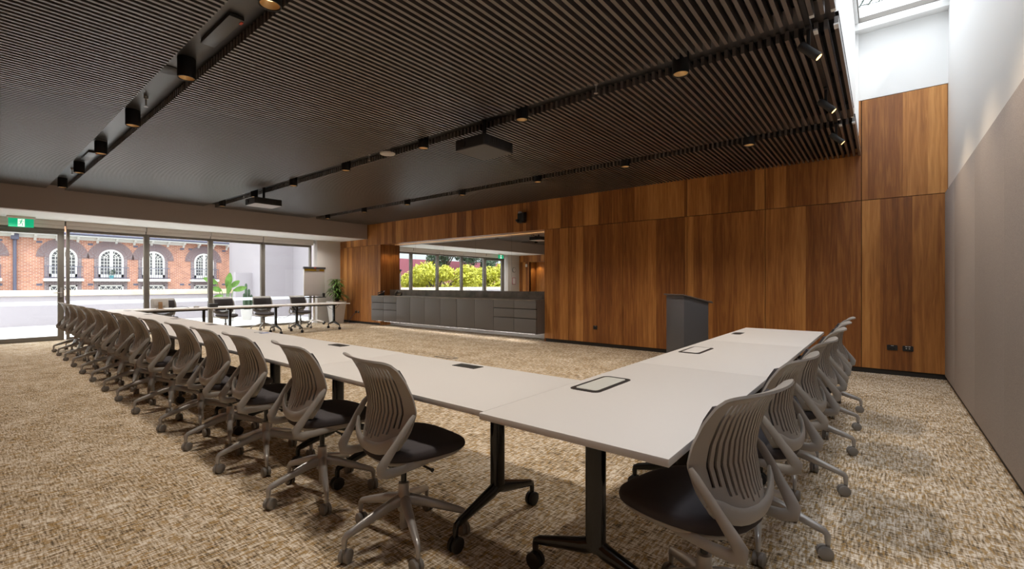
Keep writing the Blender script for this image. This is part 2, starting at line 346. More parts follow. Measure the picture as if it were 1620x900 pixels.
# front wall (behind the camera) of the same timber with a recess
wf = struct(MB().box((XW-0.1, YF-0.13, 0), (-13.70, YF-0.03, 5.3)).box((-11.2, YF-0.13, 0), (XR+0.1, YF-0.03, 5.3)).box((-13.7, YF-0.13, 2.5), (-11.2, YF-0.03, 5.3))
            .box((-13.8, YF-0.65, 0), (-11.1, YF-0.55, 2.6)).build('wall_front', M['gap']))
for a, b in zip([-11.2+1.2*q for q in range(10)], [-11.2+1.2*q for q in range(1, 11)]):
    b = min(b, XR)
    bx((a+g, YF-0.03, 0.07), (b-g, YF, 2.48)).build('wood_panel', M['wood'], wf)
    bx((a+g, YF-0.03, 2.49), (b-g, YF, 3.25)).build('wood_panel', M['wood'], wf)
bx((XC, YF-0.03, 0.07), (-13.703, YF, 2.37)).build('wood_panel', M['wood'], wf)
bx((XC, YF-0.03, 2.376), (-11.203, YF, 3.25)).build('wood_panel', M['wood'], wf)
bx((-13.7, YF-0.55, 0), (-11.2, YF-0.53, 2.376)).build('wood_panel', M['wood'], wf)
for xx in (-13.72, -11.2): bx((xx, YF-0.55, 0), (xx+0.02, YF-0.03, 2.376)).build('recess_side', M['wood_y'], wf)
bx((-13.7, YF-0.55, 2.378), (-11.2, YF-0.03, 2.40)).build('recess_top', M['wood'], wf)
bx((0.0, YF-0.03, 3.25), (XR, YF, 5.3)).build('plaster_panel', M['white'], wf)

# ---- ceiling: plenum, slat fields, service channels, bulkhead, soffit, light well
CH = [(1.15, 1.41), (3.81, 4.05), (6.38, 6.62)]
ce = struct(bx((XW-0.1, YF-0.1, 3.36), (XE, YB+0.1, 3.46)).build('ceiling', M['void']))
fields = [(YF, 1.15), (1.41, 3.81), (4.05, 6.38), (6.62, YB-0.001)]
P, SWD, SH, XS = 0.0623, 0.026, 0.075, -0.247
for y0, y1 in fields:
    m = MB(); x = XS-SWD
    while x > XBK+0.01:
        m.box((x, y0, ZC), (x+SWD, y1, ZC+SH)); x -= P
    tag(m.build('slat_panel', M['slat'], ce), 'field of dark ceiling slats')
    b = MB(); yy = y0+0.25
    while yy < y1:
        b.box((XBK, yy, ZC+SH), (XS, yy+0.03, ZC+SH+0.03)); yy += 0.9
    b.box((XBK, y0, ZC+SH+0.03), (XS, y1, ZC+SH+0.034)); b.build('slat_backing', M['void'], ce)
for y0, y1 in CH:
    bx((XBK-0.3, y0-0.05, 3.235), (XS-0.02, y1+0.05, 3.245)).build('service_channel', M['channel'], ce)
for (ya, yb) in ((0.95, 1.15), (3.61, 3.81), (4.05, 4.25), (6.18, 6.38), (6.62, 6.82)):
    m = MB()
    for q in (0, 2):
        xx = XS-SWD-P*q; ye = yb if yb in (1.15, 3.81, 6.38) else ya
        m.box((xx-0.001, ye-0.035, ZC-0.002), (xx+SWD+0.001, ye+0.004 if ye == yb else ye+0.035, ZC+0.01))
    m.build('slat_end_clip', M['white'], ce)
bh = MB(); bh.box((XBK-0.15, YF-0.02, ZS), (XBK, YB, 3.36)); struct(bh.build('trim_1', M['bulkhead_shade']))
sf = struct(bx((XW-0.1, YF-0.02, ZS), (XBK-0.151, YB+0.03, ZS+0.1)).build('ceiling_soffit', M['white'])); sf.name = 'ceiling'
# light well
lw = struct(bx((XE, YF, 3.27), (XE+0.012, YB, 5.05)).build('wall_left', M['white']))
bx((XE+0.012, YB-0.06, 3.3), (XE+0.05, YB, 5.0)).build('conduit_cover', M['white'], lw)
t2 = MB(); t2.box((XE-0.02, YB-0.16, 4.905), (XR, YB, 5.0)); t2.box((XE-0.02, YF, 5.0), (XE+0.05, YB, 5.10)); t2.box((XR-0.05, YF, 5.0), (XR+0.1, YB, 5.10)); t2.box((XE+0.05, YB-0.08, 5.0), (XR-.05, YB, 5.10))
struct(t2.build('trim_2', M['white'], bevel=0.004))
sk = struct(MB().box((XE+0.05, YB-0.105, 5.035), (XR-0.05, YB-0.08, 5.10)).box((XE+0.05, YF, 5.035), (XE+0.065, YB-0.1, 5.1)).box((XR-.065, YF, 5.035), (XR-.05, YB-.1, 5.1)).build('window_5', M['alu']))
sk.name = 'window_5'
bx((XE+0.06, YF, 5.085), (XR-0.06, YB-0.09, 5.093)).build('pane', M['skyglass'], sk)

# ---- glazed wall at the far left end
mull = [0.24, 1.615, 3.08, 4.50, 5.88, 7.38]
def frame_bits(y0, y1, stile=0.028):
    m = MB(); X0, X1 = XW-0.05, XW+0.05
    m.box((X0, y0-stile, 0), (X1, y0+stile, 2.60)); m.box((X0, y1-stile, 0), (X1, y1+stile, 2.60))
    m.box((X0, y0+stile, 0.0), (X1, y1-stile, 0.055)); m.box((X0, y0+stile, 2.47), (X1, y1-stile, 2.60)); return m
for i in range(1, 5):
    o = struct(frame_bits(mull[i]+(0.056 if i > 1 else 0.055), mull[i+1], 0.027).build('window_%d' % i, M['alu'], bevel=0.003))
    bx((XW-0.005, mull[i]+0.083, 0.055), (XW+0.005, mull[i+1]-0.03, 2.47)).build('pane', M['glass'], o)
    f = bx((XW+0.006, mull[i]+0.083, 0.80), (XW+0.008, mull[i+1]-0.03, 0.885)).build('frosted_band', M['frost'], o)
dr = MB(); X0, X1 = XW-0.03, XW+0.04
dr.box((X0, 0.30, 0.005), (X1, 0.40, 2.47)); dr.box((X0, 1.50, 0.005), (X1, 1.605, 2.47)); dr.box((X0, 0.40, 0.005), (X1, 1.50, 0.10)); dr.box((X0, 0.40, 2.40), (X1, 1.50, 2.47))
dr = struct(dr.build('door_1', M['alu'], bevel=0.003))
bx((XW-0.005, 0.40, 0.10), (XW+0.005, 1.50, 2.40)).build('pane', M['glass'], dr)
bx((XW+0.006, 0.40, 0.80), (XW+0.008, 1.50, 0.885)).build('frosted_band', M['frost'], dr)
h = MB(); h.box((XW+0.04, 1.535, 0.98), (XW+0.05, 1.575, 1.20)); h.tube([(XW+0.05, 1.555, 1.08), (XW+0.10, 1.555, 1.08), (XW+0.105, 1.53, 1.08), (XW+0.105, 1.42, 1.08)], 0.010, 10); h.build('door_handle', M['silver'], dr)
h = MB()
for z in (0.12, 0.9, 1.9): h.cyl((XW+0.05, 1.63, z), (XW+0.05, 1.63, z+0.11), 0.012, 10)
h.build('door_hinge', M['silver'], dr)
df = MB(); df.box((XW-0.05, 0.20, 0), (XW+0.05, 0.295, 2.60)); df.box((XW-0.05, 0.295, 2.475), (XW+0.05, 1.61, 2.60)); struct(df.build('trim_3', M['alu']))
struct(bx((XW-0.06, 0.10, 2.60), (XW+0.03, 7.52, ZS+0.02)).build('trim_4', M['white']))
ends = [0.22, 1.615, 3.08, 4.50, 5.88, 7.44]
for i in range(5):
    y0, y1 = ends[i]+0.012, ends[i+1]-0.012
    b = thing('roller_blind', (XW+0.1, (y0+y1)/2, 2.53), '%s roller blind from the flipchart end, rolled up under the soffit above the glazing' % ORD[4-i], 'blind', 'rolled up blinds above the glazed wall')
    hw = (y1-y0)/2
    MB().box((-0.04, -hw, 0.075), (0.05, hw, 0.175)).build('cassette', M['blind'], b, bevel=0.008)
    MB().box((-0.035, -hw, 0.0), (0.02, hw, 0.074)).build('fascia', M['blind'], b, bevel=0.006)
    MB().cyl((0.04, hw+0.004, 0.06), (0.04, hw+0.004, 0.165), 0.006, 8).build('bracket', M['dark'] if i in (3, 0, 4) else M['white'], b)

# ================================================================ outdoors
tag(struct(bx((-20.0, -14, -0.16), (XW-0.11, 14, -0.005)).build('floor', M['deck'])), 'pale paved terrace outside the glazed wall')
struct(bx((-90, -60, -3.4), (-14.9, 60, -3.3)).build('ground', M['asphalt']))
pr = thing('parapet_wall', (-20.1, 0, -0.005), 'low grey rendered parapet with sandstone cap along the terrace edge', 'wall')
MB().box((-0.12, -1.3, 0.0), (0.1, 7.0, 0.91)).box((-1.6, -1.5, 0), (0.1, -1.3, 0.91)).box((-0.12, -12, 0), (0.1, -1.5, 0.91)).build('wall', M['render_'], pr)
MB().box((-0.17, -12, 0.912), (0.15, 7.0, 1.085)).build('cap', M['sand'], pr, bevel=0.01)
lwl = thing('low_wall', (-19.5, 7.7, -0.005), 'pale grey garden wall, shoulder high, behind the cactus', 'wall')
MB().box((-0.1, -0.80, 0), (0.1, 1.5, 1.72)).build('wall', M['render_'], lwl, bevel=0.01)
tw = thing('rendered_wing', (-18.5, 7.5, -0.005), 'tall grey rendered wing of the building standing on the terrace', 'building')
MB().box((-3.0, 0.0, 0), (0.0, 1.2, 5.5)).box((-3, 1.2, 0), (3.8, 4.0, 5.5)).build('wall', M['render_'], tw)
# light box bay behind
gb = thing('grey_annex', (-34, 12.4, -3.3), 'pale grey annex wall seen past the end of the brick building', 'building')
MB().box((-2, 0.0, 0), (0, 3.6, 7.5)).build('wall', M['render_'], gb)

XB = -38.0
bb = thing('brick_building', (XB, 8, -3.3), 'red brick building with white arched windows and terracotta roof beyond the terrace', 'building')
def L(x, y, z): return (x, y-8, z+3.3)
MB().box(L(-6, -8, -3.3), L(0, 14.75, 4.15)).build('wall', M['brick'], bb)
MB().box(L(0, -8, 3.95), L(0.06, 10.25, 4.15)).box(L(0.06, -8, 4.12), L(0.5, 14.9, 4.17)).build('eave_board', M['wpaint'], bb)
MB().tube([L(0.55, -8, 4.27), L(0.55, 15.35, 4.27)], 0.085, 10).build('gutter', M['gutter'], bb)
r = MB(); r.add([L(0.6, -8, 4.33), L(0.6, 15.4, 4.33), L(-5, 15.4, 6.9), L(-5, -8, 6.9)], [(0, 1, 2, 3)]); r.add([L(0.6, -8, 4.25), L(0.6, 15.4, 4.25), L(-5, 15.4, 6.8), L(-5, -8, 6.8)], [(0, 3, 2, 1)])
q = 0
while -8+0.3*q < 15.3:
    yy = -8+0.3*q; r.tube([L(0.62, yy, 4.35), L(-5, yy, 6.93)], 0.055, 6); q += 1
r.build('roof', M['tile'], bb)
for y in [0.3+0.9*k for k in range(17)]:
    m = MB(); m.prism([(0, 0), (0.42, 0.0), (0.36, -0.10), (0.12, -0.16), (0.0, -0.32)], -0.06, 0.06, 0, Matrix.Translation(L(0, y, 4.12)) @ Matrix.Rotation(PI/2, 4, 'X'))
    m.build('eave_bracket', M['wpaint'], bb)
m = MB(); m.cyl(L(0.10, 2.2, -3.3), L(0.10, 2.2, 3.85), 0.075, 10); m.box(L(0.02, 2.05, 3.8), L(0.28, 2.35, 4.1)); m.build('downpipe', M['gutter'], bb)
for y in (1.5, 3.05, 5.25, 7.45, 10.0, 10.5, 12.6):
    MB().box(L(0, y, 1.18), L(0.012, y+0.24, 1.30)).box(L(0, y, 3.66), L(0.012, y+0.24, 3.78)).build('air_vent', M['gutter'], bb)
def arch_window(yc):
    R, zb, zs = 0.60, 1.66, 2.85
    a = MB()
    # purple brick jambs and two rings of radial bricks
    a.box(L(0, yc-0.80, 0.4), L(0.03, yc+0.80, zs)); a.build('brick_surround', M['pbrick'], bb)
    v = MB()
    for (r0, r1, cnt) in ((0.60, 0.80, 34), (0.81, 1.14, 46)):
        for k in range(cnt):
            a0 = PI*k/cnt+0.008; a1 = PI*(k+1)/cnt-0.014
            pts = [(r0*math.cos(a0), r0*math.sin(a0)), (r1*math.cos(a0), r1*math.sin(a0)), (r1*math.cos(a1), r1*math.sin(a1)), (r0*math.cos(a1), r0*math.sin(a1))]
            vs = [L(0, yc+p, zs+z) for p, z in pts]+[L(0.04, yc+p, zs+z) for p, z in pts]
            v.add(vs, [(3, 2, 1, 0), (4, 5, 6, 7), (0, 1, 5, 4), (1, 2, 6, 5), (2, 3, 7, 6), (3, 0, 4, 7)])
    v.build('brick_arch', M['vbrick'], bb)
    n = 20; ol = [(-R, zb)]+[(-R*math.cos(PI*k/n), zs+R*math.sin(PI*k/n)) for k in range(n+1)]+[(R, zb)]
    def band(ol, wdt, x0, x1, f):
        # inset band following the arch outline
        inner = [((R-wdt)*(-math.cos(PI*k/n)), zs+(R-wdt)*math.sin(PI*k/n)) for k in range(n+1)]
        outer = [((R)*(-math.cos(PI*k/n)), zs+(R)*math.sin(PI*k/n)) for k in range(n+1)]
        for i in range(n):
            p = [outer[i], outer[i+1], inner[i+1], inner[i]]
            vs = [L(x0, yc+a, z) for a, z in p]+[L(x1, yc+a, z) for a, z in p]
            f.add(vs, [(3, 2, 1, 0), (4, 5, 6, 7), (0, 1, 5, 4), (1, 2, 6, 5), (2, 3, 7, 6), (3, 0, 4, 7)])
        f.box(L(x0, yc-R, zb), L(x1, yc-R+wdt, zs)); f.box(L(x0, yc+R-wdt, zb), L(x1, yc+R, zs))
    f = MB(); band(ol, 0.10, 0.045, 0.10, f)
    f.box(L(0.045, yc-0.08, zb), L(0.105, yc+0.08, zs+R-0.04)); f.box(L(0.045, yc-R, zb), L(0.10, yc+R, zb+0.22))
    for s in (-1, 1):
        for xx in (0.20, 0.345):
            f.box(L(0.05, yc+s*xx-0.014, zb), L(0.085, yc+s*xx+0.014, zs+ (0.22 if xx < 0.3 else 0.12)))
        for k in range(1, 6):
            z = zb+0.22+k*0.205; f.box(L(0.05, yc+s*0.05, z-0.014), L(0.085, yc+s*0.52, z+0.014))
        # fanlight arcs and spokes
        for k in range(8):
            a0 = PI/2*k/8; a1 = PI/2*(k+1)/8
            p = [(0.345*math.cos(a0), 0.345*math.sin(a0)), (0.345*math.cos(a1), 0.345*math.sin(a1))]
            f.tube([L(0.07, yc+s*p[0][0], zs+p[0][1]), L(0.07, yc+s*p[1][0], zs+p[1][1])], 0.015, 5)
        for ang in (22, 45, 68):
            c_, s_ = math.cos(math.radians(ang)), math.sin(math.radians(ang)); f.tube([L(0.07, yc+s*0.2*c_, zs+0.2*s_), L(0.07, yc+s*0.52*c_, zs+0.52*s_)], 0.014, 5)
    fo = f.build('window', M['wpaint'], bb)
    MB().add([L(0.046, yc+a, z) for a, z in ol], [tuple(range(len(ol)))]).build('pane', M['dpane'], fo)
    MB().box(L(0, yc-0.86, 1.44), L(0.42, yc+0.86, 1.60)).build('sill', M['wpaint'], bb)
    rl = MB(); rl.box(L(0.36, yc-0.82, 2.30), L(0.39, yc+0.82, 2.34)); rl.box(L(0.36, yc-0.82, 1.66), L(0.39, yc+0.82, 1.69))
    for k in range(14): yy = yc-0.81+k*1.62/13; rl.box(L(0.37, yy-0.010, 1.6), L(0.38, yy+0.010, 2.32))
    for s in (-1, 1): rl.box(L(0.02, yc+s*0.81-0.012, 2.30), L(0.38, yc+s*0.81+0.012, 2.34)); rl.box(L(0.02, yc+s*0.81-0.012, 1.66), L(0.38, yc+s*0.81+0.012, 1.69))
    rl.build('balcony_rail', M['gutter'], bb)
    lo = MB(); lo.box(L(0.03, yc-0.6, 0.55), L(0.08, yc+0.6, 0.62)); lo.box(L(0.03, yc-0.6, 1.12), L(0.08, yc+0.6, 1.20)); lo.box(L(0.03, yc-0.6, 0.55), L(0.08, yc-0.53, 1.2)); lo.box(L(0.03, yc+0.53, 0.55), L(0.08, yc+0.6, 1.2))
    for k in range(4):
        y0 = yc-0.53+k*0.265
        lo.tube([L(0.06, y0, 0.62), L(0.06, y0+0.265, 1.12)], 0.018, 5); lo.tube([L(0.06, y0+0.265, 0.62), L(0.06, y0, 1.12)], 0.018, 5); lo.box(L(0.04, y0-0.01, 0.6), L(0.08, y0+0.01, 1.15))
    lo = lo.build('window', M['wpaint'], bb); MB().box(L(0.031, yc-0.55, 0.6), L(0.036, yc+0.55, 1.15)).build('pane', M['dpane'], lo)
for yc in (0.85, 4.17, 6.34, 8.50, 11.43): arch_window(yc)
s = MB()
for (a, b_, c_, d_) in ((13.20, 13.27, 2.45, 3.55), (13.69, 13.76, 2.45, 3.55), (13.20, 13.76, 3.47, 3.55), (13.20, 13.76, 2.45, 2.55), (13.2, 13.76, 2.96, 3.03), (13.36, 13.39, 2.5, 3.5), (13.53, 13.56, 2.5, 3.5), (13.2, 13.76, 3.24, 3.26), (13.2, 13.76, 2.74, 2.76)):
    s.box(L(0.0, a, c_), L(0.05, b_, d_))
s.box(L(0, 13.15, 2.38), L(0.10, 13.81, 2.45)); s = s.build('window', M['wpaint'], bb); MB().box(L(0.0, 13.22, 2.47), L(0.012, 13.74, 3.5)).build('pane', M['dpane'], s)
MB().box(L(0, 13.1, 3.56), L(0.02, 13.86, 3.86)).build('brick_surround', M['pbrick'], bb)
# a small blue pot on the second balcony
def leafball(m, c, r, n, size, squash=0.8):
    for _ in range(n):
        d = Vector((random.gauss(0, 1), random.gauss(0, 1), random.gauss(0, 1))).normalized(); rr = r*(0.55+0.45*random.random())
        p = Vector(c)+Vector((d.x*rr, d.y*rr, d.z*rr*squash)); a = Vector((random.uniform(-1, 1), random.uniform(-1, 1), random.uniform(-1, 1))).normalized()
        b = a.cross(d if abs(a.dot(d)) < 0.95 else Vector((0, 0, 1))).normalized(); s = size*random.uniform(0.6, 1.3)
        m.add([p-a*s, p-b*s*0.5, p+a*s, p+b*s*0.5], [(0, 1, 2, 3)])
bp_ = thing('balcony_plant', (XB+0.20, 6.34, 1.60), 'small plant in a teal pot on the second balcony of the brick building', 'plant')
MB().lathe([(0.0, 0), (0.09, 0.0), (0.12, 0.2), (0.10, 0.2), (0.0, 0.18)], 14).build('pot', M['teal'], bp_)
m = MB(); leafball(m, (0, 0, 0.42), 0.24, 90, 0.06); m.build('foliage', M['dleaf'], bp_, fixn=False)

# trees and cladding seen reflected in the mirror
def tree(name, x, y, z0, trunk, blobs, matl, label, n=900, size=0.11, group=None):
    t = thing(name, (x, y, z0), label, 'tree', group)
    m = MB(); m.tube([(0, 0, 0), (0.05, 0.05, trunk*0.5), (0, 0, trunk)], [0.16, 0.12, 0.08], 8)
    f = MB()
    for (bx_, by_, bz_, br) in blobs:
        m.tube([(0, 0, trunk*0.7), (bx_*0.5, by_*0.5, (trunk+bz_)/2), (bx_, by_, bz_)], [0.08, 0.05, 0.02], 6)
        leafball(f, (bx_, by_, bz_), br, n, size)
    m.build('trunk', M['bark'], t); f.build('foliage', M[matl], t, fixn=False)
def blobs(k, w, h0, h1, r): return [(random.uniform(-w, w), random.uniform(-w, w), random.uniform(h0, h1), r*random.uniform(0.7, 1.2)) for _ in range(k)]
TR = [(-23.4, -3.2, 'the one closest to the parapet corner'), (-24.2, -8.0, 'second from the parapet corner'), (-23.6, -12.8, 'third from the parapet corner'),
      (-25.5, -17.9, 'fourth from the parapet corner'), (-24.2, -23.6, 'farthest from the parapet corner')]
for i, (x, y, l) in enumerate(TR):
    tree('yellow_tree', x, y, -3.3, 4.0, blobs(20, 1.75, 3.0, 5.1 + (1.6 if i > 1 else 0.3), 0.95), 'yleaf', 'yellow-green leafy tree reflected in the mirror, '+l, 600, 0.11, 'yellow-green trees beyond the parapet')
tree('evergreen_tree', -34, -13.5, -3.3, 8, blobs(10, 2.2, 7.0, 11.5, 1.2), 'dleaf', 'tall dark evergreen behind the yellow-green trees, reflected in the mirror', 700, 0.16)
tree('evergreen_tree', -36, -22.5, -3.3, 8, blobs(9, 2.0, 6.5, 10.5, 1.2), 'dleaf', 'dark evergreen beyond the yellow-green trees, left of the taller one, reflected in the mirror', 700, 0.16)
mc = thing('maroon_building', (-40, -20, -3.3), 'maroon clad building behind the yellow-green trees, reflected in the mirror', 'building')
MB().box((-3, -12, 0), (0, 9, 7.3)).build('wall', M['maroon'], mc); MB().box((0, -12, 3.0), (0.4, 9, 3.25)).build('awning', M['dark'], mc)

# bird of paradise plant and cactus on the terrace
def blade(m, base, tip, width, droop, segs=8, fold=0.25, up=Vector((0, 0, 1))):
    base = Vector(base); tip = Vector(tip); d = tip-base; side = d.cross(up)
    side = side.normalized() if side.length > 1e-4 else Vector((1, 0, 0)); nrm = side.cross(d).normalized(); vs = []; fs = []
    for i in range(segs+1):
        t = i/segs; p = base+d*t + up*(droop*(t*(1-t))*4*0.5) - up*(abs(droop)*t*t*0.6); wd = width*math.sin(PI*min(1, (t*0.93+0.04)))**0.75
        vs += [p-side*wd+nrm*wd*fold, p, p+side*wd+nrm*wd*fold]
    for i in range(segs):
        a = i*3; fs += [(a, a+1, a+4, a+3), (a+1, a+2, a+5, a+4)]
    m.add(vs, fs)
bpz = thing('bird_of_paradise_plant', (-17.5, 5.95, -0.005), 'broad-leaved green plant in a pale pot on the terrace', 'plant')
MB().lathe([(0.0, 0), (0.20, 0.0), (0.26, 0.42), (0.22, 0.42), (0.20, 0.36), (0, 0.36)], 20).build('pot', M['pot'], bpz)
st = MB(); lf = MB()
for (dx, dy, h, ly, lz, wd) in ((0, -0.28, 1.30, -0.42, 0.18, 0.10), (0.05, -0.02, 1.15, 0.10, 0.52, 0.11), (-0.1, 0.12, 1.15, 0.34, 0.25, 0.09), (0.1, 0.16, 1.05, 0.42, 0.12, 0.09), (0, -0.15, 1.05, -0.34, 0.10, 0.09), (0.1, 0.0, 0.95, 0.05, 0.35, 0.08), (0.15, -0.2, 0.9, -0.3, -0.1, 0.07)):
    a = Vector((dx*0.3, dy*0.3, 0.34)); b = Vector((dx, dy, h)); st.tube([a, (a+b)/2, b], [0.016, 0.013, 0.009], 6)
    blade(lf, b, b+Vector((dx*0.5, ly, lz)), wd, 0.02, up=Vector((1, 0, 0.15)).normalized())
st.build('stem', M['leaf2'], bpz); lf.build('foliage', M['leaf2'], bpz, fixn=False)
ca = thing('potted_cactus', (-17.6, 6.62, -0.005), 'column cactus with several arms beside the broad-leaved terrace plant', 'plant')
MB().lathe([(0.0, 0), (0.15, 0.0), (0.19, 0.38), (0.16, 0.38), (0, 0.33)], 20).build('pot', M['pot'], ca)
m = MB()
for dx, dy, h in ((0, -0.02, 1.30), (0.05, -0.10, 0.95), (-0.04, 0.09, 1.10), (0.0, 0.16, 0.9), (0.06, 0.04, 0.85)): m.tube([(dx*0.5, dy*0.5, 0.3), (dx, dy, 0.6), (dx, dy, h-0.05), (dx, dy, h)], [0.035, 0.045, 0.042, 0.015], 7)
m.build('stem', M['dleaf'], ca)
fp = thing('palm_tree', (0.6, 10.5, 3.3), 'feathery palm fronds above the skylight', 'plant')
m = MB(); m.cyl((0, 0, 0), (0, 0, 2.8), 0.10, 10); m.build('trunk', M['bark'], fp); m = MB()
for k in range(16):
    a = 2*PI*k/16; d = Vector((math.cos(a), math.sin(a), 0))
    for j in range(16):
        t = j/16; p = Vector((0, 0, 2.8))+d*(1.9*t)+Vector((0, 0, 0.7*math.sin(PI*t*0.8)-0.5*t)); sd = d.cross(Vector((0, 0, 1)))
        for s_ in (-1, 1): blade(m, p, p+sd*s_*0.42*(1-t*0.6)+d*0.16+Vector((0, 0, -0.08)), 0.016, 0.0, 3)
m.build('foliage', M['dleaf'], fp, fixn=False)

# ================================================================ furniture
# ---- tables
def make_table(label):
    t = thing('folding_table', (0, 0, 0), label, 'table', 'white meeting tables set in a U')
    MB().box((-0.799, -0.4, 0.713), (0.799, 0.4, 0.74)).build('tabletop', [M['top']], t, bevel=0.0025)
    rl = MB().box((-0.60, -0.035, 0.665), (0.60, 0.035, 0.712)); 
    for s in (-1, 1): rl.box((s*0.53-0.06, -0.22, 0.695), (s*0.53+0.06, 0.22, 0.7125))
    rl.build('frame_rail', M['leg'], t, bevel=0.003)
    for s in (-1, 1):
        l = MB(); x = 0.53*s
        l.prism(rrect(0.052, 0.085, 0.022, 4, x, 0), 0.19, 0.70)
        for sy in (-1, 1):
            l.tube([(x, sy*0.005, 0.215), (x, sy*0.05, 0.195), (x, sy*0.275, 0.135), (x, sy*0.300, 0.125), (x, sy*0.305, 0.105), (x, sy*0.305, 0.075)], [0.034, 0.034, 0.021, 0.018, 0.016, 0.014], 12, up=(1, 0, 0), flat=(1, 0.8))
        lo = l.build('leg', M['leg'], t)
        for sy in (-1, 1):
            c = MB(); y = sy*0.305
            for dx in (-0.014, 0.014): c.tube([(x+dx-0.011, y, 0.037), (x+dx-0.008, y, 0.037), (x+dx+0.008, y, 0.037), (x+dx+0.011, y, 0.037)], [0.031, 0.037, 0.037, 0.031], 20)
            c.box((x-0.004, y-0.012, 0.037), (x+0.004, y+0.012, 0.085)); c.build('caster', M['rubber'], lo)
    return t
def add_flap(t, lid=False, px=0.0, py=0.31):
    if lid:
        MB().prism(rrect(0.17*1, 0.40, 0.035), 0, 0.004).build('power_box', M['podf'], t, loc=(px, py, 0.7401), rot=(0, 0, PI/2))
    else: MB().box((px-0.10, py-0.045, 0.74), (px+0.10, py+0.045, 0.7425)).box((px-0.06, py-0.02, 0.7425), (px-0.02, py+0.02, 0.743)).box((px+0.02, py-0.02, 0.7425), (px+0.06, py+0.02, 0.743)).build('power_flap', M['podf'], t)
table = make_table('white table of the long run nearest the camera')
kids = kidmap(table)
YT = 1.82
for i in range(7):
    t = table if i == 0 else copy_tree(table, kids)
    t.location = (-2.11-1.6*i, YT+0.012*i, 0)
    t['label'] = 'white table of the long run, ' + ('adjoining the corner table nearest the camera' if i == 0 else '%s from the camera end' % ORD[i])
    add_flap(t)
for i in range(3):
    t = copy_tree(table, kids); t.location = (-0.91, 2.19+1.6*i, 0); t.rotation_euler = (0, 0, PI/2)
    t['label'] = ('large near corner white table with a lidded power box', 'middle white table of the short row running to the lectern', 'white table of the short row closest to the lectern')[i]
    # local +y is world -x
    if i < 2:
        b = thing('x', (0, 0, 0), 'x', 'x'); C.objects.unlink(b)
        f = MB().prism(rrect(0.41, 0.17, 0.035), 0.7401, 0.7425, 0, Matrix.Translation((0.02 if i == 0 else 0.03, 0.265, 0))).build('power_box', M['podf'], t)
        MB().prism(rrect(0.345, 0.125, 0.02), 0.7425, 0.7445, 0, Matrix.Translation((0.02 if i == 0 else 0.03, 0.265, 0))).build('lid', M['podl'] if i == 0 else M['top'], f)
    else: add_flap(t, px=0.0, py=0.31)
for i in range(3):
    t = copy_tree(table, kids); t.location = (-12.10, 3.11+1.6*i, 0); t.rotation_euler = (0, 0, PI/2)
    t['label'] = 'white table of the far row by the glazing, ' + ('under the monitor', 'middle one', 'closest to the potted plant')[i]
cb = MB()
for y0, y1, dz in ((4.9, 5.7, 0.28), (6.5, 6.85, 0.12)):
    cb.tube([(-11.85, y0+(y1-y0)*k/12, 0.69-dz*math.sin(PI*k/12)) for k in range(13)], 0.005, 6)
tag(cb.build('power_cable', M['dark']), 'black cables hanging in loops beneath the far row of tables', 'cable')

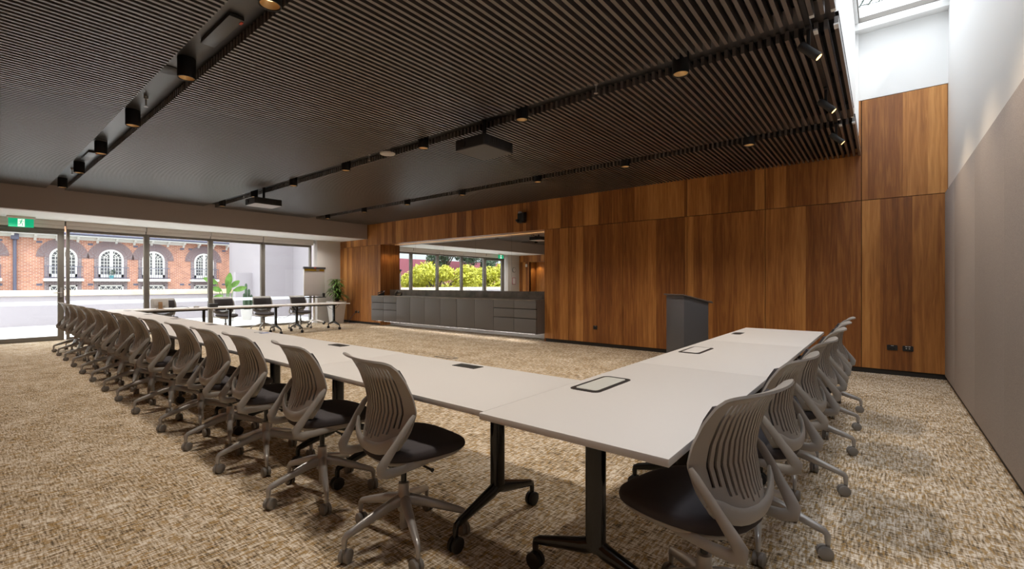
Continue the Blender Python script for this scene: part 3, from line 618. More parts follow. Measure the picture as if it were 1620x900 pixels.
# ---- chairs
def make_chair():
    t = thing('task_chair', (0, 0, 0), 'grey task chair', 'chair')
    # backrest shell
    def yc(z):
        P_ = [(0.50, -0.190), (0.54, -0.182), (0.60, -0.160), (0.68, -0.142), (0.76, -0.148), (0.84, -0.168), (0.90, -0.195), (0.925, -0.218), (0.937, -0.245), (0.94, -0.26)]
        for (a, b), (c, d) in zip(P_, P_[1:]):
            if z <= c: return b+(d-b)*(z-a)/(c-a)
        return P_[-1][1]
    def hw(z):
        P_ = [(0.50, 0.115), (0.515, 0.150), (0.535, 0.176), (0.57, 0.200), (0.62, 0.220), (0.70, 0.238), (0.78, 0.243), (0.86, 0.238), (0.90, 0.232), (0.925, 0.222), (0.937, 0.212), (0.94, 0.19)]
        for (a, b), (c, d) in zip(P_, P_[1:]):
            if z <= c: return b+(d-b)*(z-a)/(c-a)
        return P_[-1][1]
    NS = 15; xsn = [-1, -0.955, -0.91, -0.86]; u0 = 0.80; per = 2*u0/NS
    for k_ in range(NS): xsn += [-u0+per*k_+per*0.29, -u0+per*k_+per*0.71]
    xsn += [0.86, 0.91, 0.955, 1]
    rows = [0.50, 0.507, 0.518, 0.535, 0.55]+[0.565+0.0165*k_ for k_ in range(20)]+[0.895, 0.905, 0.915, 0.923, 0.930, 0.935, 0.938, 0.940]
    def shell(xs_, rows_, off=0.0, hole=True, wfac=1.0):
        m = MB(); n = len(xs_); vs = []; fs = []
        for z in rows_:
            for s in xs_:
                kk = 0.075-0.045*max(0, min(1, (z-0.70)/0.22))
                edge = max(0, abs(s)-0.8)/0.2
                vs.append((s*hw(z)*wfac, yc(z)+kk*s*s+off+0.0*edge, z))
        for i in range(len(rows_)-1):
            zc = (rows_[i]+rows_[i+1])/2
            for j in range(n-1):
                sc = (xs_[j]+xs_[j+1])/2; isslot = hole and 4 <= j <= n-5 and (j-4) % 2 == 0 and abs(sc) < 0.83
                if isslot:
                    zb = 0.548+0.115*abs(sc)**2.0 + (0.0 if ((j-4)//2) % 2 == 0 else 0.016)
                    zt = 0.912-0.012*abs(sc)
                    if zb < zc < zt: continue
                a = i*n+j; fs.append((a, a+1, a+n+1, a+n))
        m.add(vs, fs); return m
    shell(xsn, rows).build('backrest', M['plastic'], t, solid=0.009)
    xp = [-0.88+1.76*k_/12 for k_ in range(13)]
    shell(xp, [0.60+0.285*k_/12 for k_ in range(13)], 0.013, False).build('back_pad', M['fabric'], t, solid=-0.012)
    # moulded lower lip of the shell
    m = MB(); pts = []
    for k_ in range(15):
        s = -1+2*k_/14; z = 0.514+0.075*abs(s)**2.6; pts.append((s*0.222, yc(z)+0.030*s*s-0.002, z))
    m.tube(pts, [0.012]+[0.019]*13+[0.012], 12, up=(0, 0, 1), flat=(0.6, 1.5)); m.build('lower_rim', M['plastic'], t)
    for s in (-1, 1):
        m = MB(); X = 0.235*s
        path = [(s*a_, b_, c_) for a_, b_, c_ in ((0.236, -0.080, 0.685), (0.238, -0.098, 0.662), (0.232, -0.135, 0.612), (0.222, -0.170, 0.560), (0.213, -0.205, 0.510), (0.207, -0.225, 0.478), (0.202, -0.222, 0.452), (0.200, -0.192, 0.440), (0.198, -0.13, 0.438), (0.192, -0.03, 0.440), (0.175, 0.06, 0.440))]
        m.tube(path, [0.010, 0.016, 0.018, 0.019, 0.023, 0.026, 0.026, 0.023, 0.020, 0.019, 0.016], 12, up=(1, 0, 0), flat=(1.0, 0.5))
        m.build('support_arm', M['plastic'], t)
    # seat
    def sup(a, rx, ry, e=2.7): c_, s_ = math.cos(a), math.sin(a); return (rx*math.copysign(abs(c_)**(2/e), c_), ry*math.copysign(abs(s_)**(2/e), s_))
    def seat(layers, name, mm, cy=0.058):
        m = MB(); n = 36; vs = []; fs = []
        for (f, z, drop) in layers:
            for k_ in range(n):
                x, y = sup(2*PI*k_/n, 0.240*f, 0.240*f); x *= 1-0.12*max(0, -y/0.240); zz = z+0.010-drop*max(0, y/0.240)**2 + 0.012*(x/0.238)**2*f; vs.append((x, y+cy, zz))
        for i in range(len(layers)-1):
            for k_ in range(n): a = i*n+k_; b = i*n+(k_+1) % n; fs.append((a, b, b+n, a+n))
        fs.append(tuple(range(n))[::-1]); fs.append(tuple((len(layers)-1)*n+k_ for k_ in range(n))); m.add(vs, fs); return m.build(name, mm, t)
    seat([(0.93, 0.440, 0.012), (0.99, 0.448, 0.012), (1.0, 0.462, 0.014), (0.985, 0.478, 0.018), (0.94, 0.489, 0.022), (0.8, 0.496, 0.02), (0.5, 0.497, 0.01), (0.2, 0.495, 0.0), (0.05, 0.494, 0)], 'seat_cushion', M['fabric'])
    seat([(0.50, 0.398, 0.0), (0.72, 0.405, 0.0), (0.88, 0.420, 0.008), (0.95, 0.436, 0.012), (0.95, 0.441, 0.012)], 'seat_pan', M['plastic'])
    m = MB(); m.box((-0.05, -0.09, 0.385), (0.05, 0.09, 0.405)); m.tube([(0.05, 0.02, 0.405), (0.2, 0.03, 0.40), (0.215, 0.03, 0.40)], [0.006, 0.006, 0.010], 8); m.build('tilt_mechanism', M['dark'], t)
    m = MB(); m.cyl((0, 0, 0.27), (0, 0, 0.39), 0.0145, 14); m.build('gas_column', M['leg'], t)
    MB().lathe([(0, 0.06), (0.019, 0.06), (0.019, 0.14), (0.030, 0.15), (0.036, 0.18), (0.036, 0.225), (0.028, 0.235), (0.026, 0.285), (0.018, 0.29), (0.0, 0.29)], 20).build('hub', M['silver'], t)
    for k_ in range(5):
        a = -PI/2+2*PI*k_/5; d = Vector((math.cos(a), math.sin(a), 0)); pd = Vector((-d.y, d.x, 0))
        m = MB(); m.tube([d*0.02+Vector((0, 0, 0.203)), d*0.10+Vector((0, 0, 0.186)), d*0.27+Vector((0, 0, 0.133)), d*0.292+Vector((0, 0, 0.125)), d*0.303+Vector((0, 0, 0.112)), d*0.305+Vector((0, 0, 0.07))],
                         [0.030, 0.026, 0.018, 0.0165, 0.0145, 0.011], 10, up=tuple(pd), flat=(1.0, 0.85))
        lg = m.build('leg', M['silver'], t)
        ca_ = a+1.1*math.sin(k_*2.3+0.5); e = Vector((math.cos(ca_), math.sin(ca_), 0)); ax = Vector((-e.y, e.x, 0)); c0 = d*0.305-e*0.012+Vector((0, 0, 0.031)); m = MB()
        for q_ in (-1, 1):
            m.tube([c0+ax*(q_*0.003), c0+ax*(q_*0.006), c0+ax*(q_*0.021), c0+ax*(q_*0.024)], [0.027, 0.031, 0.031, 0.026], 20)
        m.cyl(c0-ax*0.004, c0+ax*0.004, 0.012, 10); m.cyl(d*0.305+Vector((0, 0, 0.035)), d*0.305+Vector((0, 0, 0.075)), 0.009, 8)
        m.build('caster', M['wheel'], lg)
    return t
chair = make_chair(); kids = kidmap(chair); used = False
def place(x, y, rz, label, group):
    global used
    o = copy_tree(chair, kids) if used else chair
    used = True; o.location = (x, y, 0); o.rotation_euler = (0, 0, rz); o['label'] = label; o['group'] = group
LX = [-1.865, -2.665, -3.455, -4.13, -4.83, -5.70, -6.45, -7.18, -8.0, -8.82, -9.66, -10.5, -11.35, -12.05]
LY = [0, 0, 0, 0, 0.005, 0, 0.01, 0.02, 0.035, 0.05, 0.075, 0.09, 0.10, 0.12]
for i, x in enumerate(LX):
    lab = 'slatted task chair along the long run, ' + ('nearest the camera of the row' if i == 0 else 'the last, beside the glass door' if i == 13 else '%s from the camera end' % ORD[i])
    place(x, 1.43+LY[i]*0.55, math.radians((-8, -6, -4, -2, 0, 1, -1, 1, 0, 2, 0, -1, 1, 2)[i]), lab, 'task chairs along the long table run')
RY = [(-0.51, 1.75, 78), (-0.50, 2.60, 84), (-0.475, 3.43, 86), (-0.47, 4.26, 88), (-0.47, 5.00, 90), (-0.47, 5.72, 88)]
for i, (x, y, r_) in enumerate(RY):
    place(x, y, math.radians(r_), 'light grey task chair, right of short row, ' + ('large in the foreground' if i == 0 else '%s from the camera%s' % (ORD[i], ', last' if i == 5 else '')), 'task chairs on the right of the short row')
for (y, r_, l) in ((3.13, -92, 'behind the monitor'), (4.40, -88, 'in front of the terrace plant'), (5.33, -95, 'third from the door'), (6.33, -84, 'nearest the flipchart')):
    place(-13.02, y, math.radians(r_), 'task chair facing the room at the far tables, '+l, 'task chairs by the glazing')

# ---- wall-hung cabinet run, worktop, splashback, mirror
U = 0.617
for i in range(10):
    x0 = -12.01+U*i; right = i >= 8; drawers = i < 2 or right
    c_ = thing('wall_cabinet', (x0, 8.0, 0.18), 'grey wall-hung %s unit, %s from the left under the mirror' % ('drawer' if drawers else 'cupboard', ORD[i]), 'cabinet', 'grey wall-hung cabinet units')
    MB().box((0.0005, 0.037, -0.005), (U-0.0005, 0.66, 0.725)).box((0.001, 0.035, -0.004), (U-0.001, 0.037, 0.724), 1).build('body', [M['cab'], M['kick']], c_)  # dark sheet behind the fronts paints the shade in their gaps
    if drawers:
        for z0, z1 in ((0.0, 0.325), (0.340, 0.535), (0.550, 0.725)):
            MB().box((0.0035, 0.0, z0), (U-0.0035, 0.0345, z1)).build('drawer_front', M['cab'], c_, bevel=0.002)
    else: MB().box((0.0035, 0.0, 0.0), (U-0.0035, 0.0345, 0.725)).build('door', M['cab'], c_, bevel=0.002)
tag(bx((-12.012, 7.995, 0.906), (-5.852, NY-0.001, 0.928)).build('worktop', M['stone'], bevel=0.002), 'brown-grey stone worktop along the top of the grey cabinets', 'worktop')
tag(bx((NX0+.001, NY-0.022, 0.929), (NX1-.001, NY-0.001, 1.10)).build('splashback', M['stone']), 'brown-grey stone splashback below the wide mirror', 'splashback')
mi = thing('wall_mirror', (NX0, NY-0.006, 1.101), 'wide mirror in the timber niche reflecting the windows', 'mirror')
W5 = (NX1-NX0)/5
for i in range(5): MB().box((i*W5+0.0015, 0, 0), ((i+1)*W5-0.0015, 0.005, 1.385)).build('mirror_panel', M['mirror'], mi)
tag(bx((NX0+0.3, NY-0.05, 2.487), (NX1-0.05, NY-0.042, 2.4915)).build('led_strip', M['led']), 'warm light strip along the top of the mirror niche', 'light')
nl = thing('niche_downlight', (-11.75, 8.50, 2.4915), 'small recessed downlight at the left end of the mirror niche', 'light')
MB().lathe([(0.045, 0), (0.045, -0.004), (0.03, -0.004), (0.03, 0)], 20).build('trim_ring', M['black'], nl)
light('niche_spot', 'SPOT', (0, 0, -0.012), NICHE_W, WARM, parent=nl, spot_size=math.radians(100), spot_blend=0.6, shadow_soft_size=0.02)
rl_ = thing('recess_downlight', (-13.4, YF-0.30, 2.377), 'recessed downlight in the doorway recess seen in the mirror', 'light')
MB().lathe([(0.045, 0), (0.045, -0.004), (0.03, -0.004), (0.03, 0)], 20).build('trim_ring', M['black'], rl_)
light('recess_spot', 'SPOT', (0, 0, -0.012), NICHE_W*1.6, WARM, parent=rl_, spot_size=math.radians(100), spot_blend=0.6, shadow_soft_size=0.02)
def phone(x, y, rz, lab, dk):
    p = thing('desk_phone', (x, y, 0.928), lab, 'phone', rz=rz)
    MB().prism([(-0.09, 0), (0.10, 0), (0.10, 0.02), (-0.09, 0.11)], -0.10, 0.06, 0, Matrix(((0, 0, 1, 0), (-1, 0, 0, 0), (0, 1, 0, 0), (0, 0, 0, 1)))).build('base', M['dark'], p, bevel=0.004)
    if dk == 0:
        MB().box((-0.075, -0.01, 0.05), (0.045, 0.0, 0.16), 0, Matrix.Translation((0, 0.03, 0.0)) @ Matrix.Rotation(-0.5, 4, 'X')).build('screen', M['projw2'], p)
    m = MB(); m.tube([(-0.085, -0.08, 0.05), (-0.087, -0.07, 0.075), (-0.087, 0.05, 0.125), (-0.085, 0.075, 0.115)], [0.02, 0.014, 0.014, 0.02], 8); m.build('handset', M['dark'], p)
phone(-11.80, 8.20, -0.5, 'desk phone with pale screen at the left end of the worktop', 0)
phone(-11.10, 8.35, 0.6, 'low black desk phone in front of the mirror, right of the pale-screened one', 1)

tag(bx((-11.9, 8.10, 0.166), (-5.95, 8.12, 0.1745)).build('led_strip', M['ledn']), 'neutral light strip under the wall-hung cabinets lighting the carpet', 'light')
# ---- lectern
th = math.atan2(0.30, -0.38)        # front face direction
lc = thing('lectern', (-2.335, 7.0, 0), 'dark grey lectern with a sloping top in front of the timber wall', 'lectern')
ex = Vector((-0.785, 0.62, 0)); ey = Vector((0.62, 0.785, 0)); LM = Matrix(((ex.x, ey.x, 0, 0), (ex.y, ey.y, 0, 0), (0, 0, 1, 0), (0, 0, 0, 1)))
W_, D_ = 0.485, 0.42
def slope(y): return 1.095-0.10*y/0.42
m = MB(); vs = [LM @ Vector(v) for v in ((0, 0, 0), (W_, 0, 0), (W_, D_, 0), (0, D_, 0), (0, 0, slope(0)), (W_, 0, slope(0)), (W_, D_, slope(D_)), (0, D_, slope(D_)))]
m.add(vs, [(0, 3, 2, 1), (4, 5, 6, 7), (0, 1, 5, 4), (1, 2, 6, 5), (2, 3, 7, 6), (3, 0, 4, 7)]); m.build('body', M['lect'], lc, bevel=0.002)
m = MB(); a, b, c_, d_ = -0.03, W_+0.03, -0.03, D_+0.06
vs = [LM @ Vector(v) for v in ((a, c_, slope(c_)), (b, c_, slope(c_)), (b, d_, slope(d_)), (a, d_, slope(d_)), (a, c_, slope(c_)+0.02), (b, c_, slope(c_)+0.02), (b, d_, slope(d_)+0.02), (a, d_, slope(d_)+0.02))]
vs = [v+Vector((0, 0, 0.001)) for v in vs]
m.add(vs, [(0, 3, 2, 1), (4, 5, 6, 7), (0, 1, 5, 4), (1, 2, 6, 5), (2, 3, 7, 6), (3, 0, 4, 7)]); m.build('top', M['lecttop'], lc, bevel=0.002)
m = MB(); m.tube([LM @ Vector((a+.03, d_-0.005, slope(d_)+0.028)), LM @ Vector((b-.03, d_-0.005, slope(d_)+0.028))], 0.008, 8); m.build('book_stop', M['lecttop'], lc)

# ---- flipchart, planter
fc = thing('flipchart_stand', (-13.95, 7.22, 0), 'white mobile flipchart stand with yellow strip by the last window', 'flipchart', rz=math.radians(6))
m = MB(); m.box((-0.01, -0.36, 0.90), (0.015, 0.36, 1.80)); m.build('board', M['wpaint'], fc, bevel=0.004)
MB().box((0.016, -0.335, 0.93), (0.020, 0.335, 1.71)).build('paper_pad', M['paper'], fc)
MB().box((0.0205, -0.335, 1.69), (0.022, 0.06, 1.745)).box((0.0205, 0.17, 1.69), (0.022, 0.335, 1.745)).build('yellow_strip', M['yellow'], fc)
MB().box((-0.02, -0.38, 1.75), (0.045, 0.38, 1.815)).build('clamp_bar', M['lect'], fc, bevel=0.006)
MB().box((0.045, -0.03, 1.77), (0.052, 0.03, 1.80)).build('clamp_button', M['red'], fc)
MB().box((-0.01, -0.33, 0.84), (0.13, 0.33, 0.875)).build('pen_tray', M['lect'], fc)
MB().box((0.0, -0.03, 0.12), (-0.04, 0.03, 0.90)).box((-0.012, -0.36, 0.5), (-0.02, -0.33, 0.9)).build('column', M['wpaint'], fc, bevel=0.004)
for k_ in range(5):
    a = 2*PI*k_/5+0.3; d = Vector((math.cos(a), math.sin(a), 0)); m = MB(); o_ = Vector((-0.02, 0, 0))
    m.tube([o_+d*0.02+Vector((0, 0, 0.14)), o_+d*0.2+Vector((0, 0, 0.115)), o_+d*0.36+Vector((0, 0, 0.075)), o_+d*0.37+Vector((0, 0, 0.06))], [0.022, 0.018, 0.012, 0.01], 8); lg = m.build('leg', M['wpaint'], fc)
    ax = Vector((-d.y, d.x, 0)); c0 = o_+d*0.37+Vector((0, 0, 0.032)); MB().cyl(c0-ax*0.02, c0+ax*0.02, 0.031, 16).build('caster', M['rubber'], lg)
tag(MB().prism(rrect(0.05, 0.07, 0.012), 0.0, 0.11).build('speaker_box', M['dark'], loc=(-13.86, 7.49, 0.8757)), 'small black box standing on the flipchart tray', 'box')
pl = thing('potted_plant', (-13.78, 7.88, 0), 'leafy green plant in a tall tapered white planter beside the timber wall', 'plant')
m = MB()
def sq(s, z): return [(-s, -s, z), (s, -s, z), (s, s, z), (-s, s, z)]
vs = sq(0.155, 0)+sq(0.225, 0.72)+sq(0.205, 0.72)+sq(0.20, 0.66)
m.add(vs, [(3, 2, 1, 0)]+[(i, (i+1) % 4, (i+1) % 4+4, i+4) for i in range(4)]+[(i+4, (i+1) % 4+4, (i+1) % 4+8, i+8) for i in range(4)]+[(i+8, (i+1) % 4+8, (i+1) % 4+12, i+12) for i in range(4)]); m.build('planter', M['pot'], pl)
MB().box((-0.2, -0.2, 0.64), (0.2, 0.2, 0.662)).build('soil', M['soil'], pl)
st = MB(); lf = MB()
for (dx, dy, h) in ((0.0, 0.0, 1.36), (0.05, -0.06, 1.12), (-0.05, 0.06, 1.22), (0.03, 0.08, 0.98), (0.05, 0.02, 0.82)):
    st.tube([(dx*0.5, dy*0.5, 0.65), (dx, dy, (0.65+h)/2), (dx*1.3, dy*1.3, h)], [0.02, 0.016, 0.013], 8)
    for k_ in range(40 if h > 0.9 else 16):
        a = random.uniform(0, 2*PI); zz = h-0.18*random.random()*(1 if h > .9 else .4); e = random.uniform(-0.4, 1.2); ln = random.uniform(0.24, 0.40)*(1 if h > 0.9 else 0.6)
        b0 = Vector((dx*1.3, dy*1.3, zz)); d = Vector((math.cos(a)*math.cos(e), math.sin(a)*math.cos(e), math.sin(e)*0.55)); tip = b0+d*ln
        if tip.y > 0.38: tip.y = 0.38
        if tip.x < -0.5: tip.x = -0.5
        blade(lf, b0, tip, random.uniform(0.018, 0.028), random.uniform(0.05, 0.16), 7, 0.35)
st.build('stem', M['bark'], pl); lf.build('foliage', M['leaf'], pl, fixn=False)

# ---- things on the tables
mo = thing('monitor', (-12.12, 2.83, 0.74), 'white monitor seen from behind on the far table', 'monitor', rz=math.radians(-6))
TM = Matrix.Translation((0, 0, 0.13)) @ Matrix.Rotation(math.radians(-14), 4, 'Y')
m = MB(); m.box((-0.012, -0.165, -0.105), (0.012, 0.145, 0.075), 0, TM); m.build('screen_housing', M['mon'], mo, bevel=0.004)
m = MB(); m.box((0.0125, -0.11, -0.07), (0.03, 0.10, 0.045), 0, TM); m.build('rear_cover', M['mon'], mo, bevel=0.006)
m = MB(); m.box((0.031, -0.035, -0.09), (0.043, 0.035, 0.01), 0, TM); m.box((-0.10, -0.06, 0), (0.10, 0.06, 0.008)); m.box((0.05, -0.035, 0.006), (0.066, 0.035, 0.10)); m.build('stand', M['tan'], mo)
tag(MB().prism([(-0.10, 0), (0.04, 0), (0.06, 0.085), (-0.08, 0.085)], -0.085, 0.085, 0, Matrix.Translation((-12.0, 3.80, 0.7405)) @ Matrix(((1, 0, 0, 0), (0, 0, 1, 0), (0, 1, 0, 0), (0, 0, 0, 1)))).build('conference_unit', M['dark'], bevel=0.006), 'black box-shaped device on the far table in front of the chair', 'device')
m = MB(); m.tube([(-12.05, 3.02+0.32*k_/14, 0.746+0.035*math.sin(PI*k_/14)) for k_ in range(15)], 0.004, 6); tag(m.build('curled_cable', M['dark']), 'thin black cable arching over the far table beside the monitor', 'cable')
tag(MB().box((-12.2, 3.47, 0.7405), (-12.1, 3.55, 0.775)).build('white_adapter', M['mon'], bevel=0.005), 'small pale adapter box on the far table between monitor and black device', 'adapter')
pp = MB(); pp.box((-0.10, -0.05, 0.0003), (0.10, 0.05, 0.0025)); pp.box((-0.02, -0.045, 0.0025), (0.06, 0.045, 0.0032), 1)
tag(pp.build('leaflet', [M['paper'], M['blue']], loc=(-5.27, 2.16, 0.7402), rot=(0, 0, 0.1)), 'white leaflet with blue print lying on the long table run', 'leaflet')
m = MB(); m.box((-0.22, -0.08, 0), (0.22, -0.055, 0.004)); m.box((-0.22, 0.055, 0), (0.22, 0.08, 0.004)); m.box((-0.22, -0.055, 0), (-0.195, 0.055, 0.004)); m.box((0.195, -0.055, 0), (0.22, 0.055, 0.004))
fb = thing('floor_box', (-5.9, 5.43, 0), 'dark metal floor outlet frame set in the carpet inside the table U', 'floor outlet')
m.build('frame', M['podf'], fb); MB().box((-0.195, -0.055, 0), (0.195, 0.055, 0.003)).build('lid', M['carpet'], fb)

# ---- wall outlets
def outlet(x, z, lab, w_=0.115, kind=0):
    o = thing('wall_outlet', (x, YB-0.0005, z), lab, 'outlet')
    MB().prism(rrect(w_, 0.075, 0.012), 0, 0.012, 0, Matrix.Rotation(PI/2, 4, 'X')).build('plate', M['dark'], o, bevel=0.002)
    if kind == 1:
        MB().box((-0.028, -0.0135, 0.022), (-0.004, -0.0122, 0.031)).box((0.004, -0.0135, 0.022), (0.028, -0.0122, 0.031)).build('label_window', M['mon'], o)
        MB().cyl((-0.016, -0.012, 0.0), (-0.016, -0.015, 0.0), 0.009, 12).cyl((0.016, -0.012, 0.0), (0.016, -0.015, 0.0), 0.009, 12).build('socket', M['silver'], o); return o
    else: MB().box((-0.014, -0.0135, 0.025), (0.016, -0.0122, 0.031)).build('switch', M['mon'], o); MB().box((-0.03, -0.0135, -0.018), (-0.008, -0.0122, -0.010)).box((0.008, -0.0135, -0.018), (0.03, -0.0122, -0.010)).build('socket', M['gap'], o); return o
outlet(0.106, 0.385, 'black double power outlet on the timber wall near the right corner, left one of two')
outlet(0.272, 0.385, 'black data outlet on the timber wall with two round sockets, right one of two', kind=1)
outlet(-4.573, 0.385, 'single black power outlet on the timber wall left of the lectern', 0.09)
outlet(-13.22, 0.37, 'black data outlet on the timber wall by the planter, right of a pair', 0.09, 1)
op_ = outlet(-13.36, 0.37, 'black power outlet on the timber wall by the planter, left of a pair', 0.09)
m = MB(); m.tube([(-13.36, 8.317, 0.35), (-13.38, 8.27, 0.30), (-13.48, 8.22, 0.16), (-13.60, 8.2, 0.05), (-13.60, 8.22, 0.008), (-13.3, 8.26, 0.006)], 0.006, 8); m.v = [(x+13.36, y-(YB-0.0005), z-0.37) for x, y, z in m.v]; m.build('power_cord', M['gutter'], op_)

# ---- exit sign
es = thing('exit_sign', (-14.10, 0.91, ZS), 'green exit sign with a white running figure hanging above the glass door', 'sign')
MB().box((-0.04, -0.21, -0.045), (0.04, 0.21, 0)).build('housing', M['cream'], es, bevel=0.006)
MB().box((-0.008, -0.185, -0.225), (0.008, 0.185, -0.045)).build('sign_panel', M['green'], es)
for s in (1, -1):
    f = MB().box((s*0.0085, -0.05, -0.215), (s*0.010, 0.05, -0.055)).build('white_field', M['signwhite'], es)
    m = MB(); X = s*0.0115
    def st_(pts, r_): m.tube([(X, p, q_) for p, q_ in pts], r_, 6, flat=(1, 1))
    m.tube([(X-0.001, 0.010, -0.075), (X+0.001, 0.010, -0.075)], 0.010, 12)
    st_([(0.005, -0.088), (-0.008, -0.130)], 0.009); st_([(-0.008, -0.130), (0.018, -0.155), (0.014, -0.195), (0.026, -0.198)], 0.006); st_([(-0.008, -0.132), (-0.016, -0.165), (-0.044, -0.170)], 0.006)
    st_([(0.004, -0.092), (0.026, -0.112), (0.042, -0.106)], 0.0045); st_([(0.002, -0.092), (-0.024, -0.098), (-0.034, -0.120)], 0.0045)
    m.build('running_figure', M['green'], es)

# ---- ceiling fittings
def downlight(x, y, label, group):
    d = thing('cylinder_downlight', (x, y, 3.2345), label, 'light', group)
    MB().lathe([(0.0, 0.0), (0.066, 0.0), (0.068, -0.004), (0.068, -0.175), (0.062, -0.175), (0.058, -0.168)], 28).build('housing', M['black'], d)
    MB().lathe([(0.058, -0.168), (0.045, -0.145), (0.032, -0.13)], 24).build('reflector', M['brass'], d)
    MB().lathe([(0.0, -0.13), (0.033, -0.13)], 24).build('lamp_lens', M['lens'], d)
    light('downlight_beam', 'SPOT', (0, 0, -0.18), DOWN_W, (1.0, 0.90, 0.78), parent=d, spot_size=math.radians(118), spot_blend=0.9, shadow_soft_size=0.075)
LXs = [-11.75, -10.0, -8.30, -6.55, -4.68, -3.04, -1.33]
for (y, nm2) in ((1.28, 'left'), (3.905, 'middle'), (6.46, 'right')):
    for i, x in enumerate(LXs):
        downlight(x, y, 'black cylinder downlight in the %s ceiling channel, %s from the window end' % (nm2, ORD[i]), 'cylinder downlights in the %s channel' % nm2)
tr = thing('light_track', (-0.42, 2.2, ZC+0.02), 'black lighting track running along the edge of the slatted ceiling', 'track')
MB().box((-0.018, -2.9, -0.02), (0.018, 5.0, 0.012)).build('rail', M['black'], tr)
for i, (y, l) in enumerate(((3.95, 'nearest the camera'), (5.27, 'middle one'), (6.53, 'farthest, near the timber wall'), (2.6, 'added out of view over the short row'), (1.25, 'added out of view over the near corner'))):  # last two heads are added, unseen, to brighten the right side
    s = thing('track_spotlight', (-0.42, y, 3.15), 'black track spotlight shining towards the right wall, '+l, 'spotlight', 'spotlights on the track')
    m = MB(); m.box((-0.014, -0.05, -0.018), (0.014, 0.05, 0)); m.box((-0.012, -0.012, -0.17), (0.012, 0.012, -0.018)); m.build('mount', M['black'], s, bevel=0.002)
    dv = Vector((0.80, 0.10, -0.82)).normalized(); c0 = Vector((0, 0, -0.165))
    MB().tube([c0-dv*0.075, c0-dv*0.07, c0+dv*0.085, c0+dv*0.09], [0.026, 0.031, 0.031, 0.029], 20).build('lamp_head', M['black'], s)
    MB().tube([c0+dv*0.0905, c0+dv*0.092], [0.024, 0.024], 20).build('lamp_lens', M['lensb'], s)
    sl = light('track_beam', 'SPOT', c0+dv*0.10, TRACK_W, (1.0, 0.74, 0.48), parent=s, spot_size=math.radians(95), spot_blend=1.0, shadow_soft_size=0.02)
    sl.rotation_euler = dv.to_track_quat('-Z', 'Y').to_euler()
def projector(x, y, lab, mm, rz=0):
    p = thing('ceiling_projector', (x, y, 2.85), lab, 'projector', 'ceiling projectors', rz=rz)
    MB().prism(rrect(0.47, 0.50, 0.03), 0.0, 0.004).build('underside', mm, p)
    MB().prism(rrect(0.49, 0.52, 0.035), 0.004, 0.125).build('housing', M['proj'], p, bevel=0.006)
    m = MB()
    for k_ in range(14): m.box((0.2455, -0.20+k_*0.03, 0.025), (0.248, -0.188+k_*0.03, 0.105))
    m.build('vent_grille', M['black'], p)
    MB().cyl((-0.1, -0.26, 0.065), (-0.1, -0.275, 0.065), 0.045, 20).build('lens', M['dark'], p)
    m = MB(); m.box((-0.10, -0.09, 0.126), (0.10, 0.09, 0.145)); m.cyl((0, 0, 0.14), (0, 0, 0.385), 0.024, 14); m.box((-0.12, -0.08, 0.15), (-0.08, 0.08, 0.17)); m.build('ceiling_mount', M['black'], p)
projector(-3.70, 4.02, 'black projector hung from the middle ceiling channel above the table U', M['projw'])
projector(-9.68, 3.96, 'projector hung nearer the windows, light painted onto its underside', M['projw2'])  # same kind of projector; the light on its underside is painted pale
# ceiling discs, sprinklers, slot diffusers
def disc(x, y, lab, mm, r_=0.10):
    d = thing('ceiling_speaker', (x, y, 3.2345), lab, 'speaker'); MB().lathe([(0, -0.012), (r_*0.9, -0.012), (r_, -0.006), (r_, 0)], 28).build('grille', mm, d)
disc(-5.05, 1.24, 'round black ceiling speaker in the left channel, nearer one', M['black']); disc(-8.25, 1.24, 'round black ceiling speaker in the left channel, farther one', M['black'])
d = thing('ceiling_sensor', (-5.5, 3.93, 3.2345), 'pale round disc hanging in the middle ceiling channel', 'sensor'); MB().lathe([(0, -0.10), (0.10, -0.10), (0.11, -0.085), (0.05, -0.07), (0.04, 0)], 24).build('disc', M['gwall'], d)
for (x, y, lab) in ((-5.95, 1.27, 'sprinkler head in the left channel, nearest'), (-10.6, 1.27, 'sprinkler head in the left channel, far end'), (-2.15, 3.93, 'sprinkler head in the middle channel near the camera'), (-5.95, 3.93, 'sprinkler head in the middle channel beyond the pale disc'), (-10.6, 3.93, 'sprinkler head in the middle channel, window end')):
    s = thing('sprinkler_head', (x, y, 3.2345), lab, 'sprinkler', 'ceiling sprinklers')
    MB().lathe([(0.0, 0), (0.02, 0), (0.018, -0.03), (0.008, -0.035), (0.008, -0.10), (0, -0.10)], 12).build('body', M['silver'], s); MB().lathe([(0, -0.112), (0.02, -0.112), (0.02, -0.108), (0, -0.108)], 12).build('deflector', M['silver'], s)
for (x, lab) in ((-3.93, 'long narrow black fitting in the left ceiling channel, nearer one'), (-9.3, 'long narrow black fitting in the left ceiling channel, farther one')):
    e = thing('linear_fitting', (x, 1.30, 3.2345), lab, 'ceiling fitting')
    MB().box((-0.30, -0.05, -0.03), (0.30, 0.05, 0)).build('housing', M['channel'], e, bevel=0.006); MB().box((0.24, 0.035, -0.036), (0.28, 0.052, -0.0305)).build('indicator', M['red'], e)
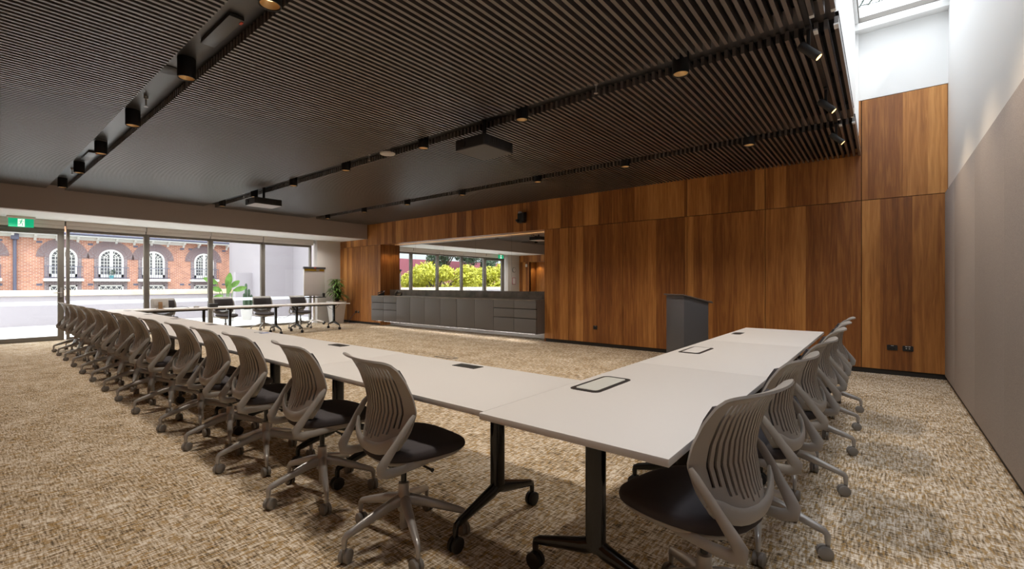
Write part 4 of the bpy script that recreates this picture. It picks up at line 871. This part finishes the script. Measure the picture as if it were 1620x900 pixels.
for i, (y, k_) in enumerate(((0.75, 0), (1.55, 1), (2.6, 0), (3.9, 1), (4.9, 0), (6.2, 1), (7.3, 0))):
    s = thing('soffit_downlight', (-13.7, y, ZS), 'small round fitting in the white soffit, %s from the exit sign' % ORD[i], 'ceiling fitting', 'small fittings in the white soffit')
    MB().lathe([(0.0, -0.003), (0.035, -0.003), (0.045, -0.002), (0.045, 0)], 20).build('trim_ring', M['cream'], s)
    light('soffit_beam', 'SPOT', (0, 0, -0.02), SOFFIT_W, (1.0, 0.93, 0.86), parent=s, spot_size=math.radians(150), spot_blend=0.8, shadow_soft_size=0.04)
# wall camera
wc = thing('wall_camera', (-6.42, YB-0.001, 2.68), 'black camera unit on a bracket on the timber wall above the mirror', 'camera')
MB().box((-0.10, -0.13, 0.02), (0.09, -0.03, 0.22)).build('housing', M['black'], wc, bevel=0.008)
MB().box((-0.07, -0.032, 0.05), (0.07, 0, 0.25)).box((-0.08, -0.17, 0.0), (0.08, -0.03, 0.018)).build('bracket', M['black'], wc, bevel=0.003)
MB().tube([(-0.07, -0.15, 0.055), (-0.07, -0.20, 0.05)], [0.035, 0.028], 16).build('camera_lens', M['dark'], wc)
MB().lathe([(0, 0.0), (0.04, 0.0), (0.045, 0.03), (0.03, 0.045), (0, 0.05)], 16, c=(-0.05, -0.09, 0.221)).build('dome', M['silver'], wc)
# clock, notice and reader on the nib wall / front wall, seen in the mirror
ck = thing('wall_clock', (XC+0.001, -0.36, 1.98), 'round clock on the grey wall reflected at the right of the mirror', 'clock')
MB().tube([(0, 0, 0), (0.03, 0, 0)], 0.13, 28).build('case', M['cab'], ck); MB().tube([(0.0305, 0, 0), (0.032, 0, 0)], 0.11, 28).build('face', M['mon'], ck)
MB().box((0.0325, -0.004, 0), (0.034, 0.004, 0.08)).box((0.0325, 0, -0.004), (0.034, 0.06, 0.004)).build('hands', M['dark'], ck)
ntc = thing('framed_notice', (XC+0.001, -0.36, 1.42), 'small framed notice below the clock reflected in the mirror', 'notice')
MB().box((0, -0.13, -0.17), (0.015, 0.13, 0.17)).build('frame', M['maroon'], ntc); MB().box((0.0155, -0.105, -0.145), (0.017, 0.105, 0.145)).build('sheet', M['paper'], ntc)
cr = thing('card_reader', (-13.86, YF+0.001, 2.2), 'small white sensor on the timber beside the recess, reflected in the mirror', 'sensor')
MB().box((-0.05, 0, -0.07), (0.05, 0.04, 0.07)).build('housing', M['wpaint'], cr, bevel=0.006)
